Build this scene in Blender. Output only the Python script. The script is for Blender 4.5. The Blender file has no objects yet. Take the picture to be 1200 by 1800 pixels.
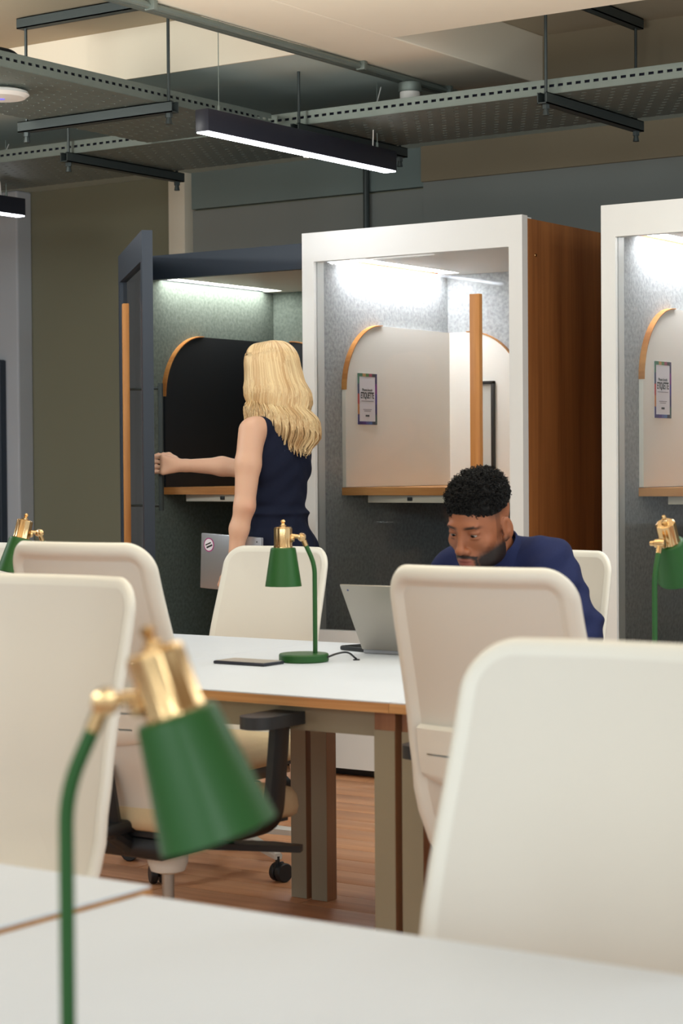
import bpy, bmesh, math, random
import numpy as np
from mathutils import Vector, Matrix
random.seed(7); rng = np.random.default_rng(7)
SC = bpy.context.scene
COL = SC.collection
R = math.radians

# ---------------------------------------------------------------- camera, world, lights
cam = bpy.data.objects.new('camera', bpy.data.cameras.new('camera'))
COL.objects.link(cam)
TH, PI_, RO = R(34.5), R(1.29), -0.007
fwd = Vector((-math.sin(TH)*math.cos(PI_), math.cos(TH)*math.cos(PI_), -math.sin(PI_)))
r0 = Vector((math.cos(TH), math.sin(TH), 0)); u0 = r0.cross(fwd)
right = r0*math.cos(RO)+u0*math.sin(RO); up = right.cross(fwd)
cam.matrix_world = Matrix(((right.x, up.x, -fwd.x, 0), (right.y, up.y, -fwd.y, 0), (right.z, up.z, -fwd.z, 1.25), (0, 0, 0, 1)))
cd = cam.data
cd.sensor_fit = 'VERTICAL'; cd.sensor_height = 36; cd.sensor_width = 24
cd.lens = 3550/1800*36; cd.clip_end = 100; cd.clip_start = 0.05
cd.dof.use_dof = True; cd.dof.focus_distance = 6.9; cd.dof.aperture_fstop = 6.6
SC.camera = cam
w = bpy.data.worlds.new('world'); SC.world = w; w.use_nodes = True
w.node_tree.nodes['Background'].inputs[0].default_value = (0.90, 0.97, 1.0, 1)
w.node_tree.nodes['Background'].inputs[1].default_value = 1.0
vs = SC.view_settings
vs.view_transform = 'Standard'; vs.look = 'None'; vs.gamma = 1; vs.exposure = 0.0
vs.use_curve_mapping = False
SC.cycles.use_denoising = True
SC.cycles.max_bounces = 8; SC.cycles.transparent_max_bounces = 12
SC.cycles.sample_clamp_indirect = 6

def area(name, loc, size, energy, colr, rot=(0, 0, 0)):
    l = bpy.data.lights.new(name, 'AREA'); l.shape = 'RECTANGLE'; l.size, l.size_y = size
    l.energy = energy; l.color = colr
    o = bpy.data.objects.new(name, l); o.location = loc; o.rotation_euler = rot
    COL.objects.link(o); return o
NEUT, WARM = (0.88, 0.97, 1.0), (0.98, 0.98, 0.93)
# unseen linear pendants over tables, aisle and left bay; tilted ones are added fill
area('room_fill_light', (-0.9, 1.0, 2.75), (2.6, 0.3), 7, NEUT)
area('room_fill_light', (-2.9, 3.6, 2.72), (2.6, 0.3), 9, NEUT)
area('room_fill_light', (-0.2, 4.6, 2.60), (0.3, 2.0), 28, NEUT, (0, R(25), 0))  # fill light added to brighten the right-facing sides
area('room_fill_light', (-6.7, 4.2, 2.45), (0.25, 1.3), 60, NEUT)
area('room_fill_light', (-2.2, 5.7, 2.45), (0.25, 1.3), 15, NEUT)
area('room_fill_light', (-1.6, -2.6, 2.3), (2.4, 0.6), 56, NEUT, (R(62), 0, 0))  # fill light added behind the camera to lift the faces toward it
area('room_fill_light', (1.6, -1.2, 2.3), (2.0, 0.6), 28, NEUT, (R(62), 0, R(35)))  # second added fill, behind and to the right of the camera
# unseen upward area lights, added in mid-air to brighten the ceiling
area('added_ceiling_wash', (-2.6, 3.0, 1.6), (3.0, 3.0), 175, WARM, (R(180), 0, 0))
area('added_ceiling_wash', (-5.6, 4.6, 2.66), (0.5, 0.8), 24, WARM, (R(118), 0, 0))

# ---------------------------------------------------------------- materials
def lin(c):
    return tuple((x/255/12.92 if x/255 <= .04045 else ((x/255+.055)/1.055)**2.4) for x in c)
def mat(name, c, rough=.5, metal=0., var=0., scale=8., bump=0., spec=.5, coat=0., emit=None, es=0., sss=0.):
    m = bpy.data.materials.new(name); m.use_nodes = True
    nt = m.node_tree; b = nt.nodes['Principled BSDF']
    col = (*lin(c), 1)
    b.inputs['Base Color'].default_value = col
    b.inputs['Roughness'].default_value = rough; b.inputs['Metallic'].default_value = metal
    b.inputs['Specular IOR Level'].default_value = spec; b.inputs['Coat Weight'].default_value = coat
    if sss: b.inputs['Subsurface Weight'].default_value = sss; b.inputs['Subsurface Radius'].default_value = (.012, .005, .003)
    if emit: b.inputs['Emission Color'].default_value = (*lin(emit), 1); b.inputs['Emission Strength'].default_value = es
    tc = nt.nodes.new('ShaderNodeTexCoord'); nz = nt.nodes.new('ShaderNodeTexNoise')
    nz.inputs['Scale'].default_value = scale; nz.inputs['Detail'].default_value = 5
    nt.links.new(tc.outputs['Object'], nz.inputs['Vector'])
    mx = nt.nodes.new('ShaderNodeMix'); mx.data_type = 'RGBA'
    v = max(var, .015)
    mx.inputs['A'].default_value = (*[x*(1-v) for x in col[:3]], 1); mx.inputs['B'].default_value = (*[min(1, x*(1+v)) for x in col[:3]], 1)
    nt.links.new(nz.outputs['Fac'], mx.inputs['Factor']); nt.links.new(mx.outputs['Result'], b.inputs['Base Color'])
    if bump:
        bp = nt.nodes.new('ShaderNodeBump'); bp.inputs['Strength'].default_value = bump; bp.inputs['Distance'].default_value = .004
        nt.links.new(nz.outputs['Fac'], bp.inputs['Height']); nt.links.new(bp.outputs['Normal'], b.inputs['Normal'])
    return m
def wood(name, c1, c2, stretch=(1, 1, .06), scale=14, rough=.45):
    m = bpy.data.materials.new(name); m.use_nodes = True
    nt = m.node_tree; b = nt.nodes['Principled BSDF']; b.inputs['Roughness'].default_value = rough
    tc = nt.nodes.new('ShaderNodeTexCoord'); mp = nt.nodes.new('ShaderNodeMapping'); mp.inputs['Scale'].default_value = stretch
    oi = nt.nodes.new('ShaderNodeObjectInfo'); ad = nt.nodes.new('ShaderNodeVectorMath')
    nt.links.new(oi.outputs['Random'], ad.inputs[1])
    nt.links.new(tc.outputs['Object'], ad.inputs[0]); nt.links.new(ad.outputs[0], mp.inputs['Vector'])
    n1 = nt.nodes.new('ShaderNodeTexNoise'); n1.inputs['Scale'].default_value = scale; n1.inputs['Detail'].default_value = 6; n1.inputs['Distortion'].default_value = .6
    n2 = nt.nodes.new('ShaderNodeTexNoise'); n2.inputs['Scale'].default_value = scale*6; n2.inputs['Detail'].default_value = 3
    for n in (n1, n2): nt.links.new(mp.outputs[0], n.inputs['Vector'])
    ma = nt.nodes.new('ShaderNodeMath'); ma.operation = 'MULTIPLY_ADD'; ma.inputs[1].default_value = .35
    nt.links.new(n2.outputs['Fac'], ma.inputs[0]); nt.links.new(n1.outputs['Fac'], ma.inputs[2])
    cr = nt.nodes.new('ShaderNodeValToRGB'); cr.color_ramp.elements[0].position = .42; cr.color_ramp.elements[1].position = .85
    cr.color_ramp.elements[0].color = (*lin(c1), 1); cr.color_ramp.elements[1].color = (*lin(c2), 1)
    nt.links.new(ma.outputs[0], cr.inputs[0]); nt.links.new(cr.outputs[0], b.inputs['Base Color'])
    bp = nt.nodes.new('ShaderNodeBump'); bp.inputs['Strength'].default_value = .08; bp.inputs['Distance'].default_value = .002
    nt.links.new(n2.outputs['Fac'], bp.inputs['Height']); nt.links.new(bp.outputs[0], b.inputs['Normal'])
    return m
def glassm(name, tint=(1, 1, 1), refl=1.0):
    m = bpy.data.materials.new(name); m.use_nodes = True; nt = m.node_tree
    for n in list(nt.nodes): nt.nodes.remove(n)
    o = nt.nodes.new('ShaderNodeOutputMaterial'); t = nt.nodes.new('ShaderNodeBsdfTransparent'); g = nt.nodes.new('ShaderNodeBsdfGlossy')
    t.inputs[0].default_value = (*tint, 1); g.inputs['Roughness'].default_value = .02; g.inputs[0].default_value = (refl, refl, refl, 1)
    f = nt.nodes.new('ShaderNodeFresnel'); f.inputs[0].default_value = 1.35
    mx = nt.nodes.new('ShaderNodeMixShader')
    nt.links.new(f.outputs[0], mx.inputs[0]); nt.links.new(t.outputs[0], mx.inputs[1]); nt.links.new(g.outputs[0], mx.inputs[2])
    nt.links.new(mx.outputs[0], o.inputs[0]); return m
def attrmat(name, rough=.5, sss=0., bump=0., bscale=300, spec=.4):
    m = bpy.data.materials.new(name); m.use_nodes = True; nt = m.node_tree; b = nt.nodes['Principled BSDF']
    a = nt.nodes.new('ShaderNodeAttribute'); a.attribute_name = 'Col'
    nt.links.new(a.outputs['Color'], b.inputs['Base Color']); b.inputs['Roughness'].default_value = rough
    b.inputs['Specular IOR Level'].default_value = spec
    if sss: b.inputs['Subsurface Weight'].default_value = sss; b.inputs['Subsurface Radius'].default_value = (.010, .004, .002)
    if bump:
        tc = nt.nodes.new('ShaderNodeTexCoord'); nz = nt.nodes.new('ShaderNodeTexNoise'); nz.inputs['Scale'].default_value = bscale
        nt.links.new(tc.outputs['Object'], nz.inputs['Vector']); bp = nt.nodes.new('ShaderNodeBump'); bp.inputs['Strength'].default_value = bump; bp.inputs['Distance'].default_value = .002
        nt.links.new(nz.outputs['Fac'], bp.inputs['Height']); nt.links.new(bp.outputs[0], b.inputs['Normal'])
    return m
M = dict(
    cream=mat('ceiling_paint', (228, 219, 200), .9, var=.03, scale=2),
    slab=mat('slab_paint', (176, 162, 138), .9, var=.06, scale=2),
    shadeceil=mat('shaded_ceiling_paint', (186, 202, 198), .9, var=.05, scale=2),  # shade of the rear soffit put into the paint colour
    wall=mat('olive_wall_paint', (128, 128, 108), .85, var=.03, scale=2),
    wall2=mat('grey_wall_paint', (132, 136, 132), .85, var=.03, scale=2),
    band=mat('brown_wall_paint', (136, 124, 102), .85, var=.03, scale=2),
    bluegrey=mat('blue_grey_paint', (186, 192, 200), .8, var=.04, scale=2),
    navy=mat('navy_laminate', (38, 50, 64), .45, var=.04),
    podwhite=mat('white_laminate', (228, 229, 226), .4),
    boardwhite=mat('white_board', (240, 236, 228), .5),
    boardblack=mat('charcoal_board', (24, 29, 36), .55, var=.1),
    felt=mat('grey_felt', (170, 173, 174), 1., var=.5, scale=70, bump=.3, spec=.1),
    oak=wood('oak_edge', (168, 104, 48), (206, 144, 78)),
    oakh=wood('oak_edge_lengthwise', (168, 104, 48), (206, 146, 80), (.06, 1, 1)),
    walnut=wood('walnut_laminate', (128, 76, 38), (174, 114, 62), (1, 1, .05), 9, .5),
    ply=wood('birch_ply_edge', (176, 122, 70), (214, 164, 108), (.05, 1, 3.), 16),
    plydark=wood('ply_leg_edge', (126, 84, 56), (160, 112, 78), (1, 1, .05), 14),
    plank=wood('floor_plank', (168, 112, 74), (206, 152, 110), (.07, 1, 1), 12, .42),
    floor=mat('floor_base', (90, 60, 40), .7),
    table=mat('white_table_laminate', (206, 214, 224), .45, spec=.2),
    leg=mat('grey_leg_laminate', (150, 142, 120), .5),
    chair=mat('white_chair_plastic', (228, 226, 216), .42, var=.01),
    chairin=mat('white_chair_mesh', (220, 216, 206), .6, var=.02, scale=4),
    seat=mat('beige_seat_fabric', (204, 184, 148), .9, var=.06, scale=120, bump=.1),
    black=mat('black_plastic', (24, 27, 30), .45, var=.08),
    pad=mat('black_arm_pad', (46, 50, 54), .38, var=.05),
    green=mat('green_enamel', (31, 82, 31), .46, var=.02, coat=.06, spec=.35),
    brass=mat('polished_brass', (208, 174, 126), .2, metal=1., var=.03),
    steel=mat('galvanised_steel', (122, 132, 126), .5, metal=.55, var=.12, scale=14),
    darksteel=mat('dark_grey_steel', (62, 70, 70), .5, metal=.4, var=.1),
    alu=mat('silver_aluminium', (172, 174, 180), .38, metal=.75, var=.02),
    aluwarm=mat('warm_silver_aluminium', (176, 170, 160), .4, metal=.7, var=.02),
    screen=mat('dark_glass', (18, 20, 24), .12),
    lampblack=mat('black_fixture', (30, 32, 44), .4, var=.05),
    led=mat('led_diffuser', (255, 255, 255), .5, emit=(240, 244, 255), es=22.),
    podled=mat('booth_led', (255, 255, 255), .5, emit=(250, 250, 255), es=31.),
    glass=glassm('clear_glass', (.965, .98, .975), .8),
    plasticwhite=mat('white_plastic', (228, 226, 220), .45),
    socket=mat('socket_rail', (206, 200, 186), .5),
    text=mat('black_print', (30, 32, 34), .7),
    paper=mat('poster_paper', (226, 224, 232), .6),
    cloth=mat('navy_dress_fabric', (26, 32, 52), .9, var=.1, scale=300, bump=.1, spec=.2),
    shirt=mat('blue_shirt_fabric', (34, 41, 76), .92, var=.14, scale=260, bump=.12, spec=.2),
    trousers=mat('dark_trousers', (30, 32, 38), .9),
    skin=attrmat('skin', .48, .12, .05, 500),
    hairman=mat('black_curly_hair', (15, 14, 14), .6, var=.2, spec=.25),
    eye=attrmat('eye', .15),
    mirror=mat('pale_panel', (206, 206, 200), .3),
)
def hairmat():
    m = bpy.data.materials.new('blond_hair'); m.use_nodes = True; nt = m.node_tree; b = nt.nodes['Principled BSDF']
    a = nt.nodes.new('ShaderNodeAttribute'); a.attribute_name = 'Col'
    nt.links.new(a.outputs['Color'], b.inputs['Base Color']); b.inputs['Roughness'].default_value = .42
    b.inputs['Specular IOR Level'].default_value = .45; return m
M['hair'] = hairmat()
M['podled_dim'] = mat('navy_booth_led', (255, 255, 255), .5, emit=(255, 250, 240), es=20.)
M['feltdark'] = mat('dark_green_grey_felt', (112, 124, 118), 1., var=.5, scale=70, bump=.3, spec=.1)

# ---------------------------------------------------------------- helpers
class MB:
    """collects shapes into one mesh"""
    def __init__(s): s.v, s.f, s.m = [], [], []
    def add(s, vs_, fs, mi=0):
        n = len(s.v); s.v += [tuple(p) for p in vs_]
        s.f += [tuple(i+n for i in f) for f in fs]; s.m += [mi]*len(fs); return s
    def box(s, a, b, bev=0., mi=0, mtx=None):
        bm = bmesh.new(); bmesh.ops.create_cube(bm, size=1)
        sz = [abs(b[i]-a[i]) for i in range(3)]; c = [(a[i]+b[i])/2 for i in range(3)]
        for v in bm.verts: v.co = Vector([v.co[i]*sz[i]+c[i] for i in range(3)])
        if bev: bmesh.ops.bevel(bm, geom=bm.edges[:], offset=min(bev, min(sz)*.45), segments=2, profile=.5, affect='EDGES')
        if mtx: bm.transform(mtx)
        bm.verts.index_update()
        s.add([v.co for v in bm.verts], [[v.index for v in f.verts] for f in bm.faces], mi); bm.free(); return s
    def lathe(s, prof, c=(0, 0, 0), n=32, mi=0, mtx=None, ribs=0, ramp=0.):
        vs_, fs = [], []
        for r, z in prof:
            for k in range(n):
                a = 2*math.pi*k/n; rr = r*(1+ramp*math.cos(ribs*a)) if ribs else r
                p = Vector((rr*math.cos(a), rr*math.sin(a), z))
                if mtx: p = mtx @ p
                vs_.append((p.x+c[0], p.y+c[1], p.z+c[2]))
        for j in range(len(prof)-1):
            for k in range(n):
                k2 = (k+1) % n; fs.append((j*n+k, j*n+k2, (j+1)*n+k2, (j+1)*n+k))
        if prof[0][0] > 1e-4: fs.append(tuple(range(n-1, -1, -1)))
        if prof[-1][0] > 1e-4: fs.append(tuple(range((len(prof)-1)*n, len(prof)*n)))
        return s.add(vs_, fs, mi)
    def tube(s, pts, r, n=10, mi=0, cap=True):
        P = [Vector(p) for p in pts]; rs = r if hasattr(r, '__len__') else [r]*len(P)
        vs_, fs = [], []; ref = None
        for i, p in enumerate(P):
            t = (P[min(i+1, len(P)-1)]-P[max(i-1, 0)]).normalized()
            if ref is None: ref = Vector((0, 0, 1)) if abs(t.z) < .9 else Vector((1, 0, 0))
            a = t.cross(ref).normalized(); b = a.cross(t); ref = b
            for k in range(n):
                an = 2*math.pi*k/n; vs_.append(p+(a*math.cos(an)+b*math.sin(an))*rs[i])
        for i in range(len(P)-1):
            for k in range(n):
                k2 = (k+1) % n; fs.append((i*n+k, i*n+k2, (i+1)*n+k2, (i+1)*n+k))
        if cap: fs += [tuple(range(n-1, -1, -1)), tuple(range((len(P)-1)*n, len(P)*n))]
        return s.add(vs_, fs, mi)
    def prism(s, poly, a, b, axis='y', mi=0):
        """2-D outline extruded from a to b along the axis"""
        n = len(poly); vs_ = []
        for d in (a, b):
            for p, q in poly: vs_.append({'x': (d, p, q), 'y': (p, d, q), 'z': (p, q, d)}[axis])
        fs = [tuple(range(n)), tuple(range(2*n-1, n-1, -1))]+[(i, i+n, (i+1) % n+n, (i+1) % n) for i in range(n)]
        return s.add(vs_, fs, mi)
    def build(s, name, mats, parent=None, smooth=35, merge=0):
        me = bpy.data.meshes.new(name); me.from_pydata(s.v, [], s.f)
        mats = mats if isinstance(mats, (list, tuple)) else [mats]
        for m in mats: me.materials.append(m)
        me.polygons.foreach_set('material_index', s.m)
        bm = bmesh.new(); bm.from_mesh(me)
        if merge: bmesh.ops.remove_doubles(bm, verts=bm.verts[:], dist=merge)
        bmesh.ops.recalc_face_normals(bm, faces=bm.faces[:]); bm.to_mesh(me); bm.free()
        if smooth:
            me.shade_smooth(); me.set_sharp_from_angle(angle=R(smooth))
        o = bpy.data.objects.new(name, me); COL.objects.link(o)
        if parent: o.parent = parent
        return o
def arc(c, r, a0, a1, n=8):
    return [(c[0]+r*math.cos(R(a0+(a1-a0)*k/n)), c[1]+r*math.sin(R(a0+(a1-a0)*k/n))) for k in range(n+1)]
def fillet(pts, r=.02, n=6):
    P = [Vector(p) for p in pts]; out = [P[0]]
    for i in range(1, len(P)-1):
        a, b, c = P[i-1], P[i], P[i+1]; d1, d2 = (a-b), (c-b); rr = min(r, d1.length*.49, d2.length*.49)
        p0, p1 = b+d1.normalized()*rr, b+d2.normalized()*rr
        for k in range(n+1):
            t = k/n; out.append(p0*(1-t)**2+b*2*t*(1-t)+p1*t*t)
    return out+[P[-1]]
def thing(name, label, cat, loc=(0, 0, 0), rz=0, group=None):
    o = bpy.data.objects.new(name, None); COL.objects.link(o); o.empty_display_size = .1
    o.location = loc; o.rotation_euler = (0, 0, rz); o['label'] = label; o['category'] = cat
    if group: o['group'] = group
    return o
def tag(o, label, cat, group=None):
    o['label'] = label; o['category'] = cat
    if group: o['group'] = group
    return o
def struct(o): o['kind'] = 'structure'; return o
def dup(root, loc, rz, label, skip=(), dz=0.):
    r = root.copy(); COL.objects.link(r); r.location = loc; r.rotation_euler = (0, 0, rz); r['label'] = label
    for ch in list(root.children):
        if ch.name.split('.')[0] in skip: continue
        c = ch.copy(); COL.objects.link(c); c.parent = r
        if ch.name.split('.')[0] not in ('hub', 'spoke', 'gas_column'): c.location.z += dz
        for g in ch.children:
            d = g.copy(); COL.objects.link(d); d.parent = c
    return r

# ---------------------------------------------------------------- room
fl = struct(MB().box((-9, -3.5, -.1), (3, 8.6, -.004)).build('floor', M['floor'], smooth=0))
pm = MB().box((-.598, -.0735, -.004), (.598, .0735, .0), .0012).build('plank', M['plank'], fl)
first = True; rest = MB()
for j in range(-22, 53):
    y = .4+.15*j; off = (j*.47) % 1.2
    for i in range(9):
        x = -9.2+off+1.2*i
        if not (2.6 < y < 6.9 and -6.4 < x < -2.0) or (x > -2.8 and y < 3.4):
            for q in range(2 if i == 8 else 1): rest.box((x-.598+1.2*q, y-.0735, -.004), (x+.598+1.2*q, y+.0735, 0))
            continue
        o = pm if first else pm.copy()
        if not first: COL.objects.link(o)
        first = False; o.location = (x, y, 0)
rest.build('floor_planking', M['plank'], fl, 0)['kind'] = 'stuff'
struct(MB().box((-9, 8.4, 0), (3, 8.6, 3.0)).build('wall_back', M['wall'], smooth=0))
struct(MB().box((-5.25, 8.36, 0), (3, 8.4, 2.63)).build('trim_1', M['wall2'], smooth=0))
struct(MB().box((-5.25, 8.34, 2.63), (3, 8.4, 2.82)).build('trim_2', M['band'], smooth=0))
struct(MB().box((-6.69, 8.36, 2.61), (-5.25, 8.4, 2.82)).build('trim_12', mat('teal_wall_paint', (116, 130, 128), .85, var=.03, scale=2), smooth=0))
struct(MB().box((-6.80, 8.30, 0), (-6.69, 8.4, 2.80), .004).build('trim_3', M['cream']))
struct(MB().box((-6.69, 8.37, 0), (-5.25, 8.4, 2.60)).build('trim_4', M['wall2'], smooth=0))
struct(MB().box((-9, -3.5, 0), (-8.9, 8.4, 3.0)).build('wall_left', M['wall'], smooth=0))
struct(MB().box((-8.9, 8.28, 0), (-7.87, 8.4, 2.8), .01).build('trim_5', M['bluegrey'], smooth=0))
d1 = struct(MB().box((-8.85, 8.23, 0.02), (-7.96, 8.279, 1.86), .01).build('door_1', M['navy'], smooth=0))
MB().box((-8.75, 8.215, 0.12), (-8.06, 8.235, 1.76), .01).build('door_panel', M['navy'], d1)
struct(MB().box((-9, -3.5, 3.0), (3, 8.6, 3.15)).build('ceiling', M['slab'], smooth=0))
cb = lambda a, b, m, n: struct(MB().box(a, b, .004).build(n, m, smooth=0))
cb((-4.34, -3.5, 2.8), (-4.0, 7.30, 3.0), M['cream'], 'trim_6')          # beam running into the room
cb((-4.0, 4.2, 2.8), (3, 6.17, 2.999), M['cream'], 'trim_7')            # near cross beam
cb((-8.9, 6.20, 2.801), (-4.34, 8.4, 2.999), M['shadeceil'], 'trim_8')   # rear beam, left bay, soffit shade put into its colour
struct(MB().box((-8.9, 6.19, 2.80), (-4.345, 6.2, 3.0)).build('trim_9', M['cream'], smooth=0))
cb((-4.34, 7.30, 2.801), (3, 8.4, 2.999), M['shadeceil'], 'trim_10')     # rear beam, right bay, its darker colour stands for shade
struct(MB().box((-4.34, 7.29, 2.80), (3, 7.3, 3.0)).build('trim_11', M['band'], smooth=0))

# ---------------------------------------------------------------- cable trays
def tray_sheet(L, W):
    t = MB(); nx = int(L/.06); rows = int(W/.05); hw = W/2
    for j in range(rows):
        y = -hw+j*W/rows; y1 = y+W/rows-.0075; y2 = y+W/rows
        t.add([(0, y, 0), (L, y, 0), (L, y1, 0), (0, y1, 0)], [(0, 1, 2, 3)])
        o = .03*(j % 2); xs = 0.
        for k in range(nx):
            a = k*.06+o+.020
            if a > L: break
            b = min(L, k*.06+o); t.add([(xs, y1, 0), (b, y1, 0), (b, y2, 0), (xs, y2, 0)], [(0, 1, 2, 3)]); xs = min(L, a)
        t.add([(xs, y1, 0), (L, y1, 0), (L, y2, 0), (xs, y2, 0)], [(0, 1, 2, 3)])
    o = t.build('tray_bottom', M['steel'], smooth=0)
    md = o.modifiers.new('s', 'SOLIDIFY'); md.thickness = .002; return o
def tray_lip(L, y, sgn):
    t = MB(); n = int(L/.036); h = .05; th = .002
    t.box((0, y-th, 0), (L, y+th, .022)); t.box((0, y-th, .032), (L, y+th, h)); t.box((0, min(y, y-sgn*.012), h-.002), (L, max(y, y-sgn*.012), h+.002))
    for k in range(n): t.box((k*.036, y-th, .022), (k*.036+.015, y+th, .032))
    return t.build('tray_lip', M['steel'], smooth=0)
def strut(p, q):
    t = MB(); d = (Vector(q)-Vector(p)); L = d.length; a = math.atan2(d.y, d.x)
    mt = Matrix.Translation(p) @ Matrix.Rotation(a, 4, 'Z')
    t.box((0, -.02, 0), (L, .02, .004), 0, 0, mt); t.box((0, -.02, 0), (L, -.016, .04), 0, 0, mt); t.box((0, .016, 0), (L, .02, .04), 0, 0, mt)
    t.box((0, -.02, .037), (L, -.008, .04), 0, 0, mt); t.box((0, .008, .037), (L, .02, .04), 0, 0, mt); return t
def tray(label, loc, rz, L, W, hangers):
    T = thing('cable_tray', label, 'cable tray', loc, rz, 'perforated ceiling cable trays')
    o = tray_sheet(L, W); o.parent = T
    for s_ in (-1, 1): tray_lip(L, s_*W/2, s_).parent = T
    for x in hangers:
        e = W/2+.035
        strut((x, -e-.03, -.045), (x, e+.03, -.045)).build('hanger_bar', M['darksteel'], T, 0)
        strut((x, -e-.03, .355), (x, e+.03, .355)).build('ceiling_bar', M['darksteel'], T, 0)
        for y in (-e, e):
            MB().tube([(x, y, -.075), (x, y, .36)], .006, 8).lathe([(.014, -.062), (.014, -.046)], (x, y, 0), 6).lathe([(.013, -.085), (.009, -.062)], (x, y, 0), 8).build('threaded_rod', M['darksteel'], T)
    return T
tray('perforated steel cable tray running toward the back wall at upper left', (-5.10, 3.6, 2.6), R(90), 2.88, .64, (1.2, 2.2))
tray('long perforated steel cable tray running sideways above the phone booths', (-8.6, 6.84, 2.6), 0, 6.9, .66, (.8, 2.75, 3.96, 5.06, 6.6))
tag(MB().tube(fillet([(-5.35, 4.4, 2.62), (-5.3, 4.9, 2.70), (-5.28, 5.3, 2.80), (-5.26, 5.55, 2.80), (-5.25, 5.60, 2.70), (-5.25, 5.62, 2.61)], .2), .006).build('cable', M['black']), 'black cable looping down into the upper left cable tray', 'cable')
for k, (y, lab) in enumerate(((6.72, 'dark purple cable lying on the long sideways cable tray'), (6.9, 'grey cable lying loosely along the long sideways cable tray'))):
    pts = [(-8+.35*i, y+.05*math.sin(i*1.3+k), 2.618+.035*(1+math.sin(i*.9+k*2))*(1 if i % 5 else .3)) for i in range(19)]
    tag(MB().tube(fillet(pts, .15, 4), .007).build('cable', M['lampblack'] if k == 0 else M['darksteel']), lab, 'cable')

tag(MB().tube([(-4.802, 3.7, 2.627), (-4.802, 6.40, 2.627)], .013, 8).build('cable', M['lampblack']), 'thick black cable added inside the lip of the upper left cable tray to darken its slots', 'cable')  # dark tube added so the lip slots look dark
tag(MB().tube([(-8.5, 6.532, 2.627), (-1.8, 6.532, 2.627)], .013, 8).build('cable', M['lampblack']), 'thick black cable added behind the front lip of the sideways cable tray to darken its slots', 'cable')  # added likewise, blocks the bright background behind the slots
# conduit under the beam with a sensor
c = MB().tube([(-4.33, 2.0, 2.783), (-4.33, 7.10, 2.783)], .0125, 10).build('conduit', M['steel'])
tag(c, 'galvanised conduit pipe clipped along the edge of the cream ceiling beam', 'conduit')
for y in (5.2, 6.45, 7.08):
    MB().box((-4.3445, y-.012, 2.766), (-4.305, y+.012, 2.80), .003).build('clip', M['steel'], c)
b = MB().box((-4.375, 2.0, 2.772), (-4.345, 7.1, 2.80), .003).build('trunking', M['steel']); tag(b, 'flat steel trunking strip beside the conduit on the ceiling beam', 'trunking')
s_ = thing('motion_sensor', 'small white sensor with grey base under the ceiling conduit', 'sensor', (-4.33, 6.80, 2.77))
MB().lathe([(.045, 0), (.047, -.03), (.044, -.036)], n=24).build('base', M['steel'], s_)
MB().lathe([(.040, -.036), (.040, -.058), (.030, -.075), (.012, -.08)], n=24).build('lens', M['plasticwhite'], s_)
ap = thing('access_point', 'round white disc fitting under the cable tray at the left edge', 'access point', (-5.06, 5.25, 2.598))
MB().lathe([(.06, 0), (.095, -.012), (.10, -.022), (.085, -.034), (.03, -.037)], n=40).build('body', M['plasticwhite'], ap)
MB().lathe([(.014, -.037), (.014, -.0385)], n=16).build('purple_glint', mat('purple_glow', (120, 110, 220), .4, emit=(110, 100, 230), es=.8), ap)  # purple reflection put in as a small glowing disc
p = MB().tube([(-5.57, 8.34, 0), (-5.57, 8.34, 2.75)], .016, 10).build('wall_pipe', M['darksteel'])
tag(p, 'dark vertical pipe on the back wall above the middle phone booth', 'pipe')

# ---------------------------------------------------------------- pendants
def pendant(label, x, y0, y1, z):
    T = thing('pendant_light', label, 'pendant light', (x, y0, z), 0, 'black linear pendant lights'); L = y1-y0
    MB().box((-.03, 0, .004), (.03, L, .085), .003).build('housing', M['lampblack'], T)
    MB().box((-.026, .004, 0), (.026, L-.004, .006)).build('diffuser', M['led'], T)
    MB().box((-.005, L*.52-.012, -.012), (.005, L*.52+.012, .002), .002).build('sensor', M['plasticwhite'], T)
    for y in (.10, L-.10):
        MB().tube([(0, y, .085), (0, y, 3.0-z-(.2 if y > .5 and y1 > 6.3 else 0))], .0016, 6).lathe([(.007, .085), (.005, .11)], (0, y, 0), 10).build('suspension_wire', M['steel'], T)
    MB().tube(fillet([(0.005, L-.14, .085), (.05, L-.2, .2), (.02, L-.1, .33)], .1), .0025, 6).build('cord', M['plasticwhite'], T)
    return T
pendant('black linear pendant light glowing above the middle phone booth', -4.52, 5.71, 6.95, 2.45)
pendant('black linear pendant light cut off by the left edge', -6.72, 5.85, 7.10, 2.45)
pendant('black linear pendant light mirrored in the glass of the middle booth', -6.72, 1.75, 2.60, 2.45)

# ---------------------------------------------------------------- phone booths
def text_mesh(s, size, sx, name, m, parent, loc, mtx, bold=0.):
    cu = bpy.data.curves.new(name, 'FONT'); cu.body = s; cu.size = size; cu.align_x = 'CENTER'; cu.extrude = .0003; cu.offset = bold
    t = bpy.data.objects.new('tmp', cu); COL.objects.link(t)
    me = bpy.data.meshes.new_from_object(t.evaluated_get(bpy.context.evaluated_depsgraph_get()))
    bpy.data.objects.remove(t); me.transform(mtx @ Matrix.Translation(loc) @ Matrix.Diagonal((sx, 1, 1, 1)))
    me.materials.clear(); me.materials.append(m); me.name = name
    o = bpy.data.objects.new(name, me); COL.objects.link(o); o.parent = parent; return o
def arch_panel(L, h, r):     # outline in (along, up): starts at the free end, arch on the free top corner, square at the wall corner
    return [(0, 0), (L, 0), (L, h)]+[(a, b) for a, b in arc((r, h-r), r, 90, 180, 14)]
BD = 1.07
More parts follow.
